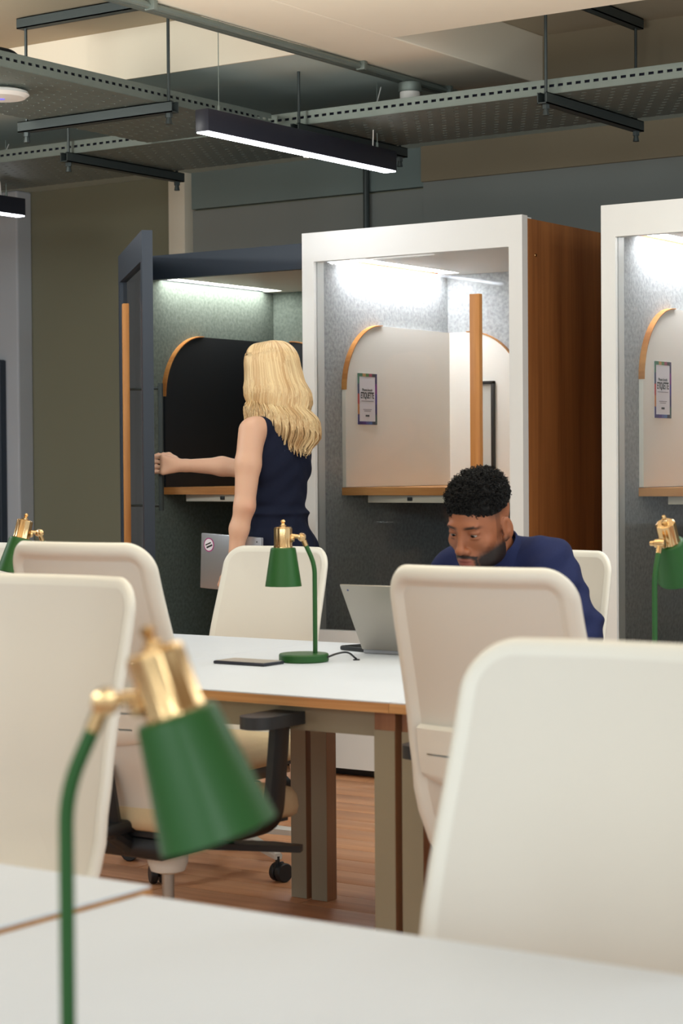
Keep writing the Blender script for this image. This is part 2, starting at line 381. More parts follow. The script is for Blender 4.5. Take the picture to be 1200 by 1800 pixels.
def booth(label, loc, white, open_deg, BW=1.02, BH=2.19):
    """origin: floor, left front corner of the carcass; +x along the row, +y into the booth"""
    T = thing('phone_booth', label, 'phone booth', loc, 0, 'phone booths along the back wall')
    fm = M['podwhite'] if white else M['navy']; sm = M['walnut'] if white else M['navy']
    board = M['boardwhite'] if white else M['boardblack']; felt = M['felt'] if white else M['feltdark']
    MB().box((0, -.001, .035), (.03, BD, BH-.005)).build('side_panel', sm, T, 0)
    MB().box((BW-.03, -.001, .035), (BW, BD, BH-.005)).build('side_panel', sm, T, 0)
    MB().lathe([(.007, 0), (.006, .002)], (0, 0, 0), 12, 0, Matrix.Translation((BW, .06, 2.05)) @ Matrix.Rotation(R(90), 4, 'Y')).build('screw_cap', M['brass'] if white else M['navy'], T)
    MB().box((.03, BD-.03, .035), (BW-.03, BD, BH-.005)).build('back_panel', sm, T)
    MB().box((.03, .005, BH-.035), (BW-.03, BD-.03, BH-.005)).build('roof', sm, T)
    MB().box((.03, .03, .035), (BW-.03, BD-.03, .06)).build('booth_floor', felt, T)
    MB().box((.02, .02, 0), (BW-.02, BD-.02, .035)).build('plinth', M['black'], T)
    f = MB()
    f.box((.002, -.0, .035), (.055, .03, BH)); f.box((BW-.055, 0, .035), (BW-.002, .03, BH))
    f.box((.055, 0, BH-.105), (BW-.055, .03, BH)); f.box((.055, 0, .035), (BW-.055, .03, .14), .002)
    f.build('front_frame', fm, T, 0)
    # felt walls and ceiling
    MB().box((.03, .03, .06), (.045, BD-.03, BH-.09)).build('felt_wall', felt, T)
    MB().box((BW-.045, .03, .06), (BW-.03, BD-.03, BH-.09)).build('felt_wall', felt, T)
    MB().box((.045, BD-.06, .06), (BW-.045, BD-.03, BH-.09)).build('felt_wall', felt, T)
    MB().box((.155, .03, BH-.09), (BW-.045, BD-.06, BH-.075)).build('booth_ceiling', M['plasticwhite'], T)
    MB().box((.045, .03, BH-.09), (.155, .16, BH-.075)).build('light_trim', M['plasticwhite'], T)
    MB().box((.045, BD-.14, BH-.09), (.155, BD-.06, BH-.075)).build('light_trim', M['plasticwhite'], T)
    MB().box((.062, .16, BH-.086), (.15, BD-.14, BH-.078)).build('light_strip', M['podled'] if white else M['podled_dim'], T)
    MB().lathe([(.03, BH-.0905), (.028, BH-.096)], (.78, .45, 0), 20).build('air_vent', M['darksteel'], T)
    # arched boards
    y0, yw, zb, zt = .17, BD-.06, 1.165, 1.843
    hh = zt-zb
    P = arch_panel(yw-.016-y0, hh, .275)
    MB().prism([(y0+a, zb+b) for a, b in P], .045, .063, 'x').build('arched_board', board, T, 20)
    A = arc((.275, hh-.275), .275, 90, 180, 14); B = [(a-.004*(.275-a)/.275, b+.004*(b-hh+.275)/.275) for a, b in A]
    e = MB()
    for k in range(14):
        q = [A[k], A[k+1], B[k+1], B[k]]
        e.prism([(y0+a, zb+b) for a, b in q], .044, .069, 'x')
    e.build('board_edging', M['oakh'], T, 40)
    W2 = .37; P2 = [(.063+W2-a, zb+b) for a, b in arch_panel(W2, hh, .28)]
    MB().prism(P2, yw-.016, yw, 'y').build('arched_board', board, T, 20)
    A = arc((.28, hh-.28), .28, 90, 180, 14); B = [(a-.004*(.28-a)/.28, b+.004*(b-hh+.28)/.28) for a, b in A]; e = MB()
    for k in range(14):
        e.prism([(.063+W2-a, zb+b) for a, b in [A[k], A[k+1], B[k+1], B[k]]], yw-.022, yw, 'y')
    e.build('board_edging', M['oakh'], T, 40)
    if white:
        fr = MB(); x0, x1, z0, z1 = .188, .298, 1.235, 1.622
        for a, b in (((x0, z0), (x0+.013, z1)), ((x1-.013, z0), (x1, z1)), ((x0, z1-.013), (x1, z1)), ((x0, z0), (x1, z0+.013))):
            fr.box((a[0], yw-.035, a[1]), (b[0], yw-.0165, b[1]), .001)
        MB().box((x0+.01, yw-.022, z0+.01), (x1-.01, yw-.0162, z1-.01)).build('notice_panel', M['mirror'], T)
        fr.build('notice_frame', M['black'], T)
    # counter with a shallow curved front, socket rail under it
    n = 16; front = [(.045+(BW-.09)*k/n, .165+.035*math.sin(math.pi*k/n)) for k in range(n+1)]
    MB().prism(front+[(BW-.045, yw), (.045, yw)], 1.131, 1.163, 'z').build('counter', M['oakh'], T, 30)
    r_ = MB().box((.14, .215, 1.10), (BW-.14, .245, 1.131), .002).build('socket_rail', M['socket'], T)
    MB().box((.335, .211, 1.108), (.358, .217, 1.123), .001).build('socket', M['black'], r_)
    # door: hinge on the left, swings toward the room
    D = MB(); th = .042
    D.box((0, -th, .035), (.058, 0, BH+.005)); D.box((BW-.058, -th, .035), (BW, 0, BH+.005))
    D.box((.058, -th, BH-.112), (BW-.058, 0, BH+.005)); D.box((.058, -th, .035), (BW-.058, 0, .59))
    d = D.build('door', fm, T, 0)
    MB().box((.058, -.026, .59), (BW-.058, -.016, BH-.112)).build('glass', M['glass'], d, 0)
    hx = BW-.193; hy = 0 if white else -.03
    h1 = MB().box((hx-.0215, -.072+hy, .72), (hx+.0215, -.047+hy, 1.905), .002)
    h1 = h1.build('handle', M['oak'], d)
    for z in (1.10, 1.565): MB().tube([(hx-.008, -.049+hy, z), (hx-.008, -.016, z)], .005, 8).build('handle_mount', M['darksteel'], d)
    if not white:
        h2 = MB()
        for z in (1.10, 1.565): h2.tube([(BW-.11, -.03, z), (BW-.11, .038, z)], .006, 8)
        h2.tube([(BW-.11, .038, 1.08), (BW-.11, .038, 1.585)], .0105, 12)
        h2.build('pull_bar', M['darksteel'], d)
    d.location = (0, 0, 0) if not open_deg else (0, 0, 0)
    d.location.y = -.003; d.rotation_euler = (0, 0, -R(open_deg))
    return T
booth('white framed phone booth with walnut side, in the middle of the row', (-4.777, 6.725, 0), True, 0)
booth('white framed phone booth cut off by the right edge', (-3.40, 6.675, 0), True, 0)
booth('navy phone booth with open door and black arched board', (-5.80, 6.80, 0), False, 44., 1.005, 2.172)

def poster(label, x, y, z0=1.425, wd=.146, ht=.214):
    T = thing('etiquette_poster', label, 'poster', (x, y, z0), 0, 'etiquette posters inside the booths')
    mt = Matrix.Rotation(R(90), 4, 'Z') @ Matrix.Rotation(R(90), 4, 'X')   # local x -> +y, local y -> up, normal -> +x
    MB().box((0, 0, 0), (.002, wd, ht)).build('sheet', M['paper'], T, 0)
    # painted border in short colour runs
    runs = dict(left=[(74, 120, 96), (60, 66, 96), (190, 70, 62), (196, 128, 72), (58, 44, 110)], right=[(70, 92, 88), (44, 32, 92), (60, 40, 130), (120, 40, 130), (52, 40, 88)],
                top=[(70, 122, 92), (190, 150, 96), (84, 124, 64), (150, 62, 84), (48, 50, 46)], bottom=[(56, 38, 110), (70, 44, 126), (84, 88, 150), (76, 104, 160), (40, 44, 66)])
    bm_ = bpy.data.materials
    for side, cols in runs.items():
        for k, c_ in enumerate(cols):
            nm = 'print_%d_%d_%d' % c_; m_ = bm_.get(nm) or mat(nm, c_, .6)
            a, b = k/5, (k+1)/5; t = .0135
            if side == 'left': q = (0, ht*(1-b)), (t, ht*(1-a))
            elif side == 'right': q = (wd-t, ht*a), (wd, ht*b)
            elif side == 'top': q = (t+(wd-2*t)*a, ht-t), (t+(wd-2*t)*b, ht)
            else: q = (t+(wd-2*t)*a, 0), (t+(wd-2*t)*b, t)
            MB().box((.002, q[0][0], q[0][1]), (.0026, q[1][0], q[1][1])).build('border', m_, T, 0)
    mx = Matrix.Translation((.0022, 0, 0)) @ Matrix(((0, 0, 1, 0), (1, 0, 0, 0), (0, 1, 0, 0), (0, 0, 0, 1)))
    text_mesh('Phone booth', .0165, .9, 'small_heading', M['text'], T, (wd/2, ht*.655, 0), mx)
    text_mesh('ETIQUETTE', .036, .545, 'heading', M['text'], T, (wd/2, ht*.515, 0), mx, .0009)
    g = MB()
    for z, hw in ((.455, .046), (.29, .033), (.262, .026)): g.box((.0022, wd/2-hw, ht*z), (.0026, wd/2+hw, ht*z+.0022))
    g.build('small_print', mat('grey_print', (120, 118, 128), .7), T, 0)
    g = MB()
    for k in range(3): g.box((.0022, wd/2-.0135+k*.0095, ht*.155), (.0026, wd/2-.0055+k*.0095, ht*.155+.0075))
    g.build('print_mark', M['text'], T, 0)
    return T
poster('colour bordered ETIQUETTE poster on the white board of the middle booth', -4.7138, 6.98)
poster('colour bordered ETIQUETTE poster in the right booth by the right edge', -3.337, 6.935)

# ---------------------------------------------------------------- tables
def table(label, x0, x1, y0, y1, group):
    T = thing('shared_table', label, 'table', ((x0+x1)/2, (y0+y1)/2, 0), 0, group)
    hw, hd = (x1-x0)/2, (y1-y0)/2
    tp = MB().box((-hw+.0006, -hd, .716), (hw-.0006, hd, .7365)).build('tabletop', M['ply'], T, 0)
    MB().box((-hw+.0008, -hd+.0012, .7365), (hw-.0008, hd-.0012, .74), .0008).build('laminate', M['table'], tp, 0)
    MB().box((-hw+.05, -hd+.055, .655), (hw-.05, -hd+.075, .716)).build('apron', M['leg'], T, 0)
    MB().box((-hw+.05, hd-.075, .655), (hw-.05, hd-.055, .716)).build('apron', M['leg'], T, 0)
    for sx in (-1, 1):
        for sy in (-1, 1):
            cx, cy = sx*(hw-.036), sy*(hd-.062)
            l = MB().box((cx-.027, cy-.0235, 0), (cx+.027, cy+.0235, .716), .001).build('leg', M['plydark'], T, 0)
            MB().box((cx-.027, cy-.0248, .002), (cx+.0265, cy-.0234, .672)).box((cx-.027, cy+.0234, .002), (cx+.0265, cy+.0248, .672)).box((cx-.0278, cy-.0235, .002), (cx-.0268, cy+.0235, .672)).build('leg_facing', M['leg'], l, 0)
    return T
table('white shared table section under the small green lamp with the dark tablet', -3.372, -2.385, 3.645, 4.815, 'middle table sections')
table('white shared table section at the left end of the middle table', -4.36, -3.372, 3.645, 4.815, 'middle table sections')
table('white shared table section at the right end of the middle table', -2.385, -1.365, 3.645, 4.815, 'middle table sections')
table('white foreground table section filling the bottom of the view', -1.56, -.36, .66, 1.845, 'foreground table sections')
table('white foreground table section at the lower left corner', -2.76, -1.56, .66, 1.862, 'foreground table sections').scale.z = 1.011

# ---------------------------------------------------------------- task chairs
def lerp_tab(tab, z):
    for (a, va), (b, vb) in zip(tab, tab[1:]):
        if z <= b: 
            t = (z-a)/(b-a); t = max(0, t); t = t*t*(3-2*t)*.5+t*.5
            return va+(vb-va)*t
    return tab[-1][1]
YP = [(.40, -.13), (.47, -.165), (.60, -.220), (.70, -.240), (1.07, -.334)]
WP = [(.40, .15), (.50, .200), (.60, .216), (.70, .219), (1.07, .207)]
def back_pt(u, z, off):
    w_ = lerp_tab(WP, z); x = u*w_; y = lerp_tab(YP, z)+.045*(abs(u)**2.4)*min(1, max(.15, (z-.4)/.25))
    nx = -.12*u; n_ = Vector((nx*1.6, 1, .25)).normalized()
    return Vector((x, y, z))+n_*off
def rr_loop(t, N=80):
    hw, z0, z1 = .22-t, .41+t, 1.06-t; cz, hh = (z0+z1)/2, (z1-z0)/2
    rt, rb = max(.064-t, .012), max(.10-t, .012)
    rt, rb = min(rt, hw*.98), min(rb, hw*.98)
    pts = arc((hw-rt, hh-rt), rt, 0, 90, N//4-1)+arc((-hw+rt, hh-rt), rt, 90, 180, N//4-1)+arc((-hw+rb, -hh+rb), rb, 180, 270, N//4-1)+arc((hw-rb, -hh+rb), rb, 270, 360, N//4-1)
    # spread the long sides so the loops follow the curve of the shell
    out = []
    for i, p in enumerate(pts):
        out.append(p); q = pts[(i+1) % len(pts)]; L = math.hypot(q[0]-p[0], q[1]-p[1])
        if i % (N//4) == N//4-1:
            for k in range(1, 10): out.append((p[0]+(q[0]-p[0])*k/10, p[1]+(q[1]-p[1])*k/10))
    return [(a/.22, b+cz) for a, b in out]
def sheet(loops, flip=False):
    m = MB(); n = len(loops[0]); vs_ = [p for l in loops for p in l]; fs = []
    for j in range(len(loops)-1):
        for k in range(n): fs.append((j*n+k, j*n+(k+1) % n, (j+1)*n+(k+1) % n, (j+1)*n+k))
    m.add(vs_, fs); return m
def make_chair(label):
    T = thing('task_chair', label, 'chair', (0, 0, 0), 0, 'white task chairs')
    fr = [(0, 0), (.003, .006), (.010, .010), (.022, .0105)]
    bk = [(.003, -.006), (.009, -.0105), (.018, -.0125), (.028, -.0105), (.034, -.004), (.042, .000)]
    ins = [.06, .08, .10, .12, .14, .16, .18, .2, .21, .2199]
    F = [[back_pt(u, z, d) for u, z in rr_loop(t)] for t, d in fr]
    B = [[back_pt(u, z, d) for u, z in rr_loop(t)] for t, d in bk]
    FC = [[back_pt(u, z, .0105-.004*min(1, (t-.03)/.1)) for u, z in rr_loop(t)] for t in [.022, .03, .04]+ins]
    BC = [[back_pt(u, z, .0) for u, z in rr_loop(t)] for t in [.042, .05]+ins]
    m = sheet(F[::-1]+B); m.build('back_frame', M['chair'], T, 60)
    a = sheet(FC); b_ = sheet(BC)
    a.add(b_.v, b_.f); a.build('backrest', M['chairin'], T, 60, 6e-4)
    # lumbar cover on the rear side with three slits
    l = MB(); rows = [.605, .618, .648, .652, .685, .689, .722, .738, .742]; cols = 14
    gv = lambda u, z, o: back_pt(u*.80, z+(.0 if z > .62 else .028*abs(u)**2), o)
    for o in (-.019, -.002):
        base = len(l.v)
        for z in rows:
            for k in range(cols+1): l.v.append(tuple(gv(-1+2*k/cols, z, o if .61 < z < .74 else -.006)))
        for j in range(len(rows)-1):
            for k in range(cols):
                slit = (j == 4 and 0 < k < 13) or (j == 2 and 2 < k < 11)
                if slit and o < -.01: continue
                q = base+j*(cols+1)+k; l.f.append((q, q+1, q+cols+2, q+cols+1)); l.m.append(0)
    l.build('lumbar_cover', M['chair'], T, 50)
    # seat
    s_ = MB(); hw, y0, y1 = .228, -.165, .265
    def seat_loop(t, z, r=.09):
        q = arc((hw-r, y1-r), r-t, 0, 90, 7)+arc((-hw+r, y1-r), r-t, 90, 180, 7)+arc((-hw+r, y0+r), r-t, 180, 270, 7)+arc((hw-r, y0+r), r-t, 270, 360, 7)
        return [Vector((a, b, z-.022*max(0, (b-.12)/.145)**2+.008*(abs(a)/.24)**3)) for a, b in q]
    L = [seat_loop(.02, .402), seat_loop(.004, .412), seat_loop(0, .43), seat_loop(.003, .455), seat_loop(.016, .472), seat_loop(.04, .478), seat_loop(.07, .48)]
    m = sheet(L); n = len(L[0]); m.f.append(tuple((len(L)-1)*n+k for k in range(n))); m.f.append(tuple(range(n))); m.m += [0, 0]
    m.build('seat', M['seat'], T, 50)
    MB().prism([(-.19, -.15), (.19, -.15), (.20, .20), (-.20, .20)], .392, .404, 'z').build('seat_pan', M['black'], T)
    k = MB().box((-.11, -.15, .338), (.11, .13, .392), .02).box((-.03, -.24, .40), (.03, -.10, .43), .01).tube([(0, -.14, .37), (0, -.19, .40), (0, -.205, .47), (0, -.225, .56)], .022, 10)
    k.build('mechanism', M['black'], T)
    MB().prism([(.05, .06), (.20, .12), (.27, .15), (.26, .175), (.18, .17), (.05, .12)], .330, .345, 'z').build('lever', M['black'], T)
    MB().lathe([(.020, .280), (.040, .287), (.047, .305), (.049, .340)], n=20).build('column_cover', M['chair'], T)
    MB().lathe([(.0145, .20), (.0145, .31)], n=16).lathe([(.026, .06), (.026, .22)], n=18).build('gas_column', M['aluwarm'], T)
    MB().lathe([(.036, .055), (.042, .07), (.042, .115), (.034, .13)], n=24).build('hub', M['chair'], T)
    for i in range(5):
        a = R(15+72*i); mt = Matrix.Rotation(a, 4, 'Z')
        sp = MB(); sec = [(.03, .115, .028), (.12, .112, .024), (.24, .092, .019), (.315, .078, .015)]
        vs_, fs = [], []
        for x, z, h in sec:
            for sy, sz in ((-1, .35), (-.7, 1), (.7, 1), (1, .35), (.8, -1), (-.8, -1)):
                vs_.append(mt @ Vector((x, sy*h*.95, z+sz*h*.6)))
        for j in range(3):
            for q in range(6): fs.append((j*6+q, j*6+(q+1) % 6, (j+1)*6+(q+1) % 6, (j+1)*6+q))
        fs += [tuple(range(5, -1, -1)), tuple(range(18, 24))]
        sp = MB().add(vs_, fs).build('spoke', M['chair'], T, 30)
        cst = MB(); mt2 = mt @ Matrix.Translation((.31, 0, 0)) @ Matrix.Rotation(R(40*i+15), 4, 'Z')
        for sgn in (-1, 1):
            wm = mt2 @ Matrix.Translation((.012, sgn*.0145, .029)) @ Matrix.Rotation(R(90), 4, 'X')
            cst.lathe([(.012, -.0105), (.026, -.0105), (.029, -.007), (.029, .007), (.026, .0105), (.012, .0105)], n=22, mtx=wm)
        cst.box((-.012, -.005, .02), (.022, .005, .06), .003, 0, mt2)
        for q in range(1): cst.tube([mt2 @ Vector((0, 0, .05)), mt2 @ Vector((0, 0, .078))], .007, 8)
        cst.build('caster', M['black'], sp)
    # arms
    for sgn in (-1, 1):
        pts = fillet([(sgn*.10, .02, .385), (sgn*.215, .02, .388), (sgn*.285, .025, .42), (sgn*.292, .045, .64)], .05, 6)
        am = MB(); ring = []
        for i, p in enumerate(pts):
            t = (Vector(pts[min(i+1, len(pts)-1)])-Vector(pts[max(0, i-1)])).normalized(); sd = Vector((0, 1, 0)); nn = t.cross(sd).normalized()
            wd = .034-.006*i/len(pts)
            ring.append([Vector(p)+sd*a*wd+nn*b*.014 for a, b in ((-1, -.6), (-.7, -1), (.7, -1), (1, -.6), (1, .6), (.7, 1), (-.7, 1), (-1, .6))])
        am = sheet(ring); am.f += [tuple(range(8)), tuple(range(len(am.v)-8, len(am.v)))]; am.m += [0, 0]
        ao = am.build('armrest', M['black'], T, 40)
        MB().prism([(sgn*.292+a, .05+b) for a, b in arc((0, .085), .042, 0, 180, 8)+arc((0, -.085), .042, 180, 360, 8)], .64, .668, 'z').build('arm_pad', M['pad'], ao, 30)
    return T
PI = math.pi
c0 = make_chair('white task chair seen from behind at left with beige seat and black armrest')
c0.location = (-2.98, 3.615, 0)
dup(c0, (-1.958, 3.60, 0), 0, 'white task chair seen from behind in front of the seated man')
dup(c0, (-3.885, 4.99, 0), PI, 'white task chair facing us behind the small green lamp', ('armrest',), -.068)
dup(c0, (-2.88, 4.99, 0), PI, 'white task chair the bearded man sits on', ('armrest',), -.062)
dup(c0, (-5.22, 4.98, 0), PI, 'white task chair almost out of view at the left edge', ('armrest',), -.075)
dup(c0, (-1.02, 1.755, 0), PI, 'blurred white task chair at lower right, nearest to us', ('armrest',), -.012)
dup(c0, (-2.52, 2.44, 0), PI, 'blurred white task chair at left behind the big green lamp', ('armrest',), -.005)
for ch in c0.children:
    if ch.name.split('.')[0] not in ('hub', 'spoke', 'gas_column'): ch.location.z += .03

# ---------------------------------------------------------------- desk lamps
def lamp(label, loc, rz, tilt, cord=False, dz=0):
    T = thing('desk_lamp', label, 'lamp', loc, rz, 'green desk lamps with brass fittings')
    MB().lathe([(.062, 0), (.0655, .003), (.0655, .018), (.063, .0215), (.02, .0225)], (.03, 0, 0), 40).build('base', M['green'], T)
    MB().tube(fillet([(0, 0, .02), (0, 0, .255+dz), (.024, 0, .308+dz)], .06, 8), .0062, 14).build('stem', M['green'], T)
    j = MB(); pz = .326+dz
    j.tube([(.022, 0, .303+dz), (.030, 0, pz-.004)], .0068, 12)
    j.lathe([(.004, -.014), (.010, -.012), (.0115, 0), (.010, .012), (.004, .014)], (.033, 0, pz), 20, 0, Matrix.Rotation(R(90), 4, 'X'))
    j.lathe([(.003, -.026), (.006, -.024), (.0065, -.015), (.004, -.013)], (.033, 0, pz), 14, 0, Matrix.Rotation(R(90), 4, 'X'))
    j.tube([(.033, 0, pz), (.060, 0, pz+.004)], .0055, 12); j.lathe([(.006, 0), (.0085, .003), (.0085, .009), (.006, .012)], (.052, 0, pz-.004), 14, 0, Matrix.Rotation(R(90), 4, 'Y'))
    j.build('joint', M['brass'], T)
    H = Matrix.Translation((.033, 0, pz)) @ Matrix.Rotation(-R(tilt), 4, 'Y') @ Matrix.Translation((.049, 0, 0))
    cap_ = MB().lathe([(.0, .027), (.019, .027), (.0225, .0245), (.0232, .021), (.0232, -.022), (.0245, -.0245), (.0245, -.0275)], (0, 0, 0), 60, 0, H, 10, .035)
    cap_.lathe([(.0, .046), (.004, .0455), (.0065, .041), (.004, .036), (.0055, .033), (.009, .0305), (.009, .027)], (0, 0, 0), 20, 0, H)
    cap_.build('socket_cap', M['brass'], T)
    prof = [(.020, -.0265), (.030, -.027), (.0325, -.0285), (.0335, -.032), (.0478, -.1265), (.0482, -.128), (.0470, -.128), (.0322, -.034), (.020, -.030)]
    MB().lathe(prof, (0, 0, 0), 56, 0, H).build('shade', M['green'], T, 50)
    MB().lathe([(.0, -.09), (.015, -.085), (.02, -.07), (.014, -.045), (.012, -.031)], (0, 0, 0), 20, 0, H).build('bulb', M['plasticwhite'], T)
    if cord:
        MB().tube(fillet([(-.03, .02, .012), (-.055, .02, .022), (-.085, .005, .026), (-.108, -.025, .003)], .03, 8), .0026, 8).lathe([(.009, 0), (.009, .003)], (-.108, -.025, 0), 16).build('cord', M['black'], T)
    return T
ILEFT, IRIGHT = R(214.5), R(34.5)
lamp('small green desk lamp with brass cap in the middle of the table', (-3.05, 4.312, .74), ILEFT, 0, True)
lamp('green and brass desk lamp half hidden behind the white chair at left', (-3.973, 4.302, .74), ILEFT+R(30), 14)
lamp('green and brass desk lamp cut off by the right edge', (-2.045, 4.25, .74), IRIGHT+R(58), 30)
lamp('large blurred green desk lamp with brass cap in the foreground', (-1.082, 1.187, .74), IRIGHT-R(3), 19)

# ---------------------------------------------------------------- devices on the table
def laptop_open(label, hinge, width, depth, lid_dy, lid_dz):
    T = thing('laptop', label, 'laptop', hinge)
    MB().box((-width/2, .004, 0), (width/2, depth, .014), .004).build('keyboard_base', M['alu'], T)
    MB().box((-width/2+.02, .03, .014), (width/2-.02, depth*.52, .0152)).build('keyboard', M['black'], T)
    L = math.hypot(lid_dy, lid_dz); a = math.atan2(-lid_dy, lid_dz)
    mt = Matrix.Translation((0, .002, .012)) @ Matrix.Rotation(a, 4, 'X')
    lid = MB().box((-width/2, -.003, 0), (width/2, .003, L), .0028, 0, mt).build('lid', M['aluwarm'], T)
    MB().box((-width/2+.006, .0031, .008), (width/2-.006, .0036, L-.006), 0, 0, mt).build('screen', M['screen'], lid)
    MB().lathe([(.003, 0), (.003, .0006)], n=12, mtx=mt @ Matrix.Translation((-width/2+.022, -.0031, L-.016)) @ Matrix.Rotation(R(90), 4, 'X')).build('logo_dot', mat('blue_grey_print', (74, 86, 130), .5), lid)
    return T
laptop_open('open silver laptop in front of the bearded man', (-2.912, 4.563, .74), .318, .215, -.107, .182)
t = thing('tablet', 'dark tablet lying flat beside the small green lamp', 'tablet', (-3.165, 4.172, .74), 0)
MB().box((-.080, -.045, 0), (.085, .045, .0085), .003).build('case', M['lampblack'], t)
MB().box((-.075, -.040, .0085), (.080, .040, .0092)).build('screen', M['aluwarm'], t)
t = thing('phone', 'dark phone lying beside the open laptop', 'phone', (-3.10, 4.63, .74), R(-16))
MB().box((-.075, -.036, 0), (.075, .036, .0125), .004).build('case', M['black'], t)
MB().box((-.070, -.032, .0125), (.070, .032, .0131)).build('screen', M['screen'], t)

# ---------------------------------------------------------------- people: implicit surfaces
class SDF:
    def __init__(s): s.ops = []
    def ell(s, c, r, k=.02, rot=None, sub=False, side=None):
        s.ops.append(('e', np.array(c, float), np.array(r, float), k, None if rot is None else np.array(Matrix.Rotation(R(rot[1]), 3, rot[0]))if isinstance(rot[0], str) else rot, sub)); return s
    def cap(s, a, b, ra, rb, k=.02, sub=False, flat=None):
        s.ops.append(('c', np.array(a, float), np.array(b, float), ra, rb, k, sub, flat)); return s
    def chain(s, pts, rs, k=.02):
        for i in range(len(pts)-1): s.cap(pts[i], pts[i+1], rs[i], rs[i+1], k)
        return s
    def cut(s, fn): s.ops.append(('x', fn)); return s
    def __call__(s, P):
        d = np.full(len(P), 9., np.float32)
        for o in s.ops:
            if o[0] == 'x': d = o[1](P, d); continue
            if o[0] == 'e':
                q = P-o[1]; k, sub = o[3], o[5]
                if o[4] is not None: q = q @ o[4]
                k0 = np.linalg.norm(q/o[2], axis=1); k1 = np.linalg.norm(q/o[2]**2, axis=1)+1e-9
                e = np.where(k0 < 1e-6, -o[2].min(), k0*(k0-1)/k1)
            else:
                _, a, b, ra, rb, k, sub, flat = o
                ab = b-a; t = np.clip((P-a) @ ab/(ab @ ab+1e-12), 0, 1); q = P-a-t[:, None]*ab
                if flat is not None: q = q+np.outer(q @ flat[0], flat[0])*(flat[1]-1)
                e = np.linalg.norm(q, axis=1)-(ra+(rb-ra)*t)
            e = e.astype(np.float32)
            if sub:
                h = np.clip(.5-.5*(d+e)/k, 0, 1); d = d*(1-h)-e*h+k*h*(1-h)
            else:
                h = np.clip(.5+.5*(d-e)/k, 0, 1); d = d*(1-h)+e*h-k*h*(1-h)
        return d
def nets(fn, lo, hi, h, B=8):
    """surface nets over a block-sparse grid"""
    lo = np.array(lo, float); nb = np.ceil((np.array(hi)-lo)/(h*B)).astype(int); N = nb*B
    ii = np.stack(np.meshgrid(*[np.arange(k) for k in nb], indexing='ij'), -1).reshape(-1, 3)
    ctr = lo+(ii+.5)*B*h; dc = fn(ctr)
    vol = np.repeat(np.repeat(np.repeat(dc.reshape(nb), B, 0), B, 1), B, 2).astype(np.float32)
    near = ii[np.abs(dc) < B*h*1.5+.02]
    off = np.stack(np.meshgrid(*[np.arange(B)]*3, indexing='ij'), -1).reshape(-1, 3)
    for s0 in range(0, len(near), 600):
        idx = (near[s0:s0+600, None, :]*B+off[None]).reshape(-1, 3)
        vol[idx[:, 0], idx[:, 1], idx[:, 2]] = fn(lo+idx*h)
    ins = vol < 0
    cs = [ins[dx:N[0]-1+dx, dy:N[1]-1+dy, dz:N[2]-1+dz] for dx in (0, 1) for dy in (0, 1) for dz in (0, 1)]
    tot = sum(c.astype(np.int8) for c in cs); act = (tot > 0) & (tot < 8)
    A = np.argwhere(act); idm = np.full(act.shape, -1, np.int32); idm[act] = np.arange(len(A))
    co = np.array([(dx, dy, dz) for dx in (0, 1) for dy in (0, 1) for dz in (0, 1)])
    val = np.stack([vol[A[:, 0]+c[0], A[:, 1]+c[1], A[:, 2]+c[2]] for c in co], 1)
    acc = np.zeros((len(A), 3)); cnt = np.zeros(len(A))
    for a in range(8):
        for b in range(a+1, 8):
            if np.abs(co[a]-co[b]).sum() != 1: continue
            m = (val[:, a] < 0) != (val[:, b] < 0); t = np.where(m, val[:, a]/(val[:, a]-val[:, b]+1e-12), 0)
            acc += np.where(m[:, None], co[a]+t[:, None]*(co[b]-co[a]), 0); cnt += m
    V = lo+(A+acc/np.maximum(cnt, 1)[:, None])*h
    F = []
    for ax in range(3):
        u, v = (ax+1) % 3, (ax+2) % 3
        sl0 = [slice(1, N[i]-1) for i in range(3)]; sl1 = list(sl0); sl1[ax] = slice(2, N[ax])
        g0 = ins[tuple(sl0)]; g1 = ins[tuple(sl1)]
        for flip, mm in ((0, g0 & ~g1), (1, ~g0 & g1)):
            E_ = np.argwhere(mm)+1; du = np.zeros(3, int); du[u] = 1; dv = np.zeros(3, int); dv[v] = 1
            q = [E_-du-dv, E_-dv, E_, E_-du]; ids = [idm[x[:, 0], x[:, 1], x[:, 2]] for x in q]
            f = np.stack(ids if not flip else ids[::-1], 1); F.append(f[(f >= 0).all(1)])
    return V, np.concatenate(F)
def relax(V, F, it=2, lam=.5):
    e = np.concatenate([F[:, [0, 1]], F[:, [1, 2]], F[:, [2, 3]], F[:, [3, 0]]]); e = np.concatenate([e, e[:, ::-1]])
    cnt = np.bincount(e[:, 0], minlength=len(V))[:, None]
    for k in range(it):
        for l in (lam, -lam*1.02):
            s_ = np.stack([np.bincount(e[:, 0], V[e[:, 1], j], len(V)) for j in range(3)], 1)
            V = V+l*(s_/np.maximum(cnt, 1)-V)
    return V
def np_mesh(name, V, F, m, parent, col=None, smooth=True):
    me = bpy.data.meshes.new(name); me.vertices.add(len(V)); me.vertices.foreach_set('co', np.asarray(V, np.float32).ravel())
    F = np.asarray(F); k = F.shape[1]
    me.loops.add(F.size); me.loops.foreach_set('vertex_index', F.ravel().astype(np.int32))
    me.polygons.add(len(F)); me.polygons.foreach_set('loop_start', np.arange(0, F.size, k, dtype=np.int32))
    me.update(calc_edges=True); me.validate()
    me.materials.append(m)
    if col is not None:
        a = me.color_attributes.new('Col', 'FLOAT_COLOR', 'POINT')
        a.data.foreach_set('color', np.concatenate([col, np.ones((len(V), 1))], 1).astype(np.float32).ravel())
    if smooth: me.shade_smooth()
    o = bpy.data.objects.new(name, me); COL.objects.link(o); o.parent = parent; return o
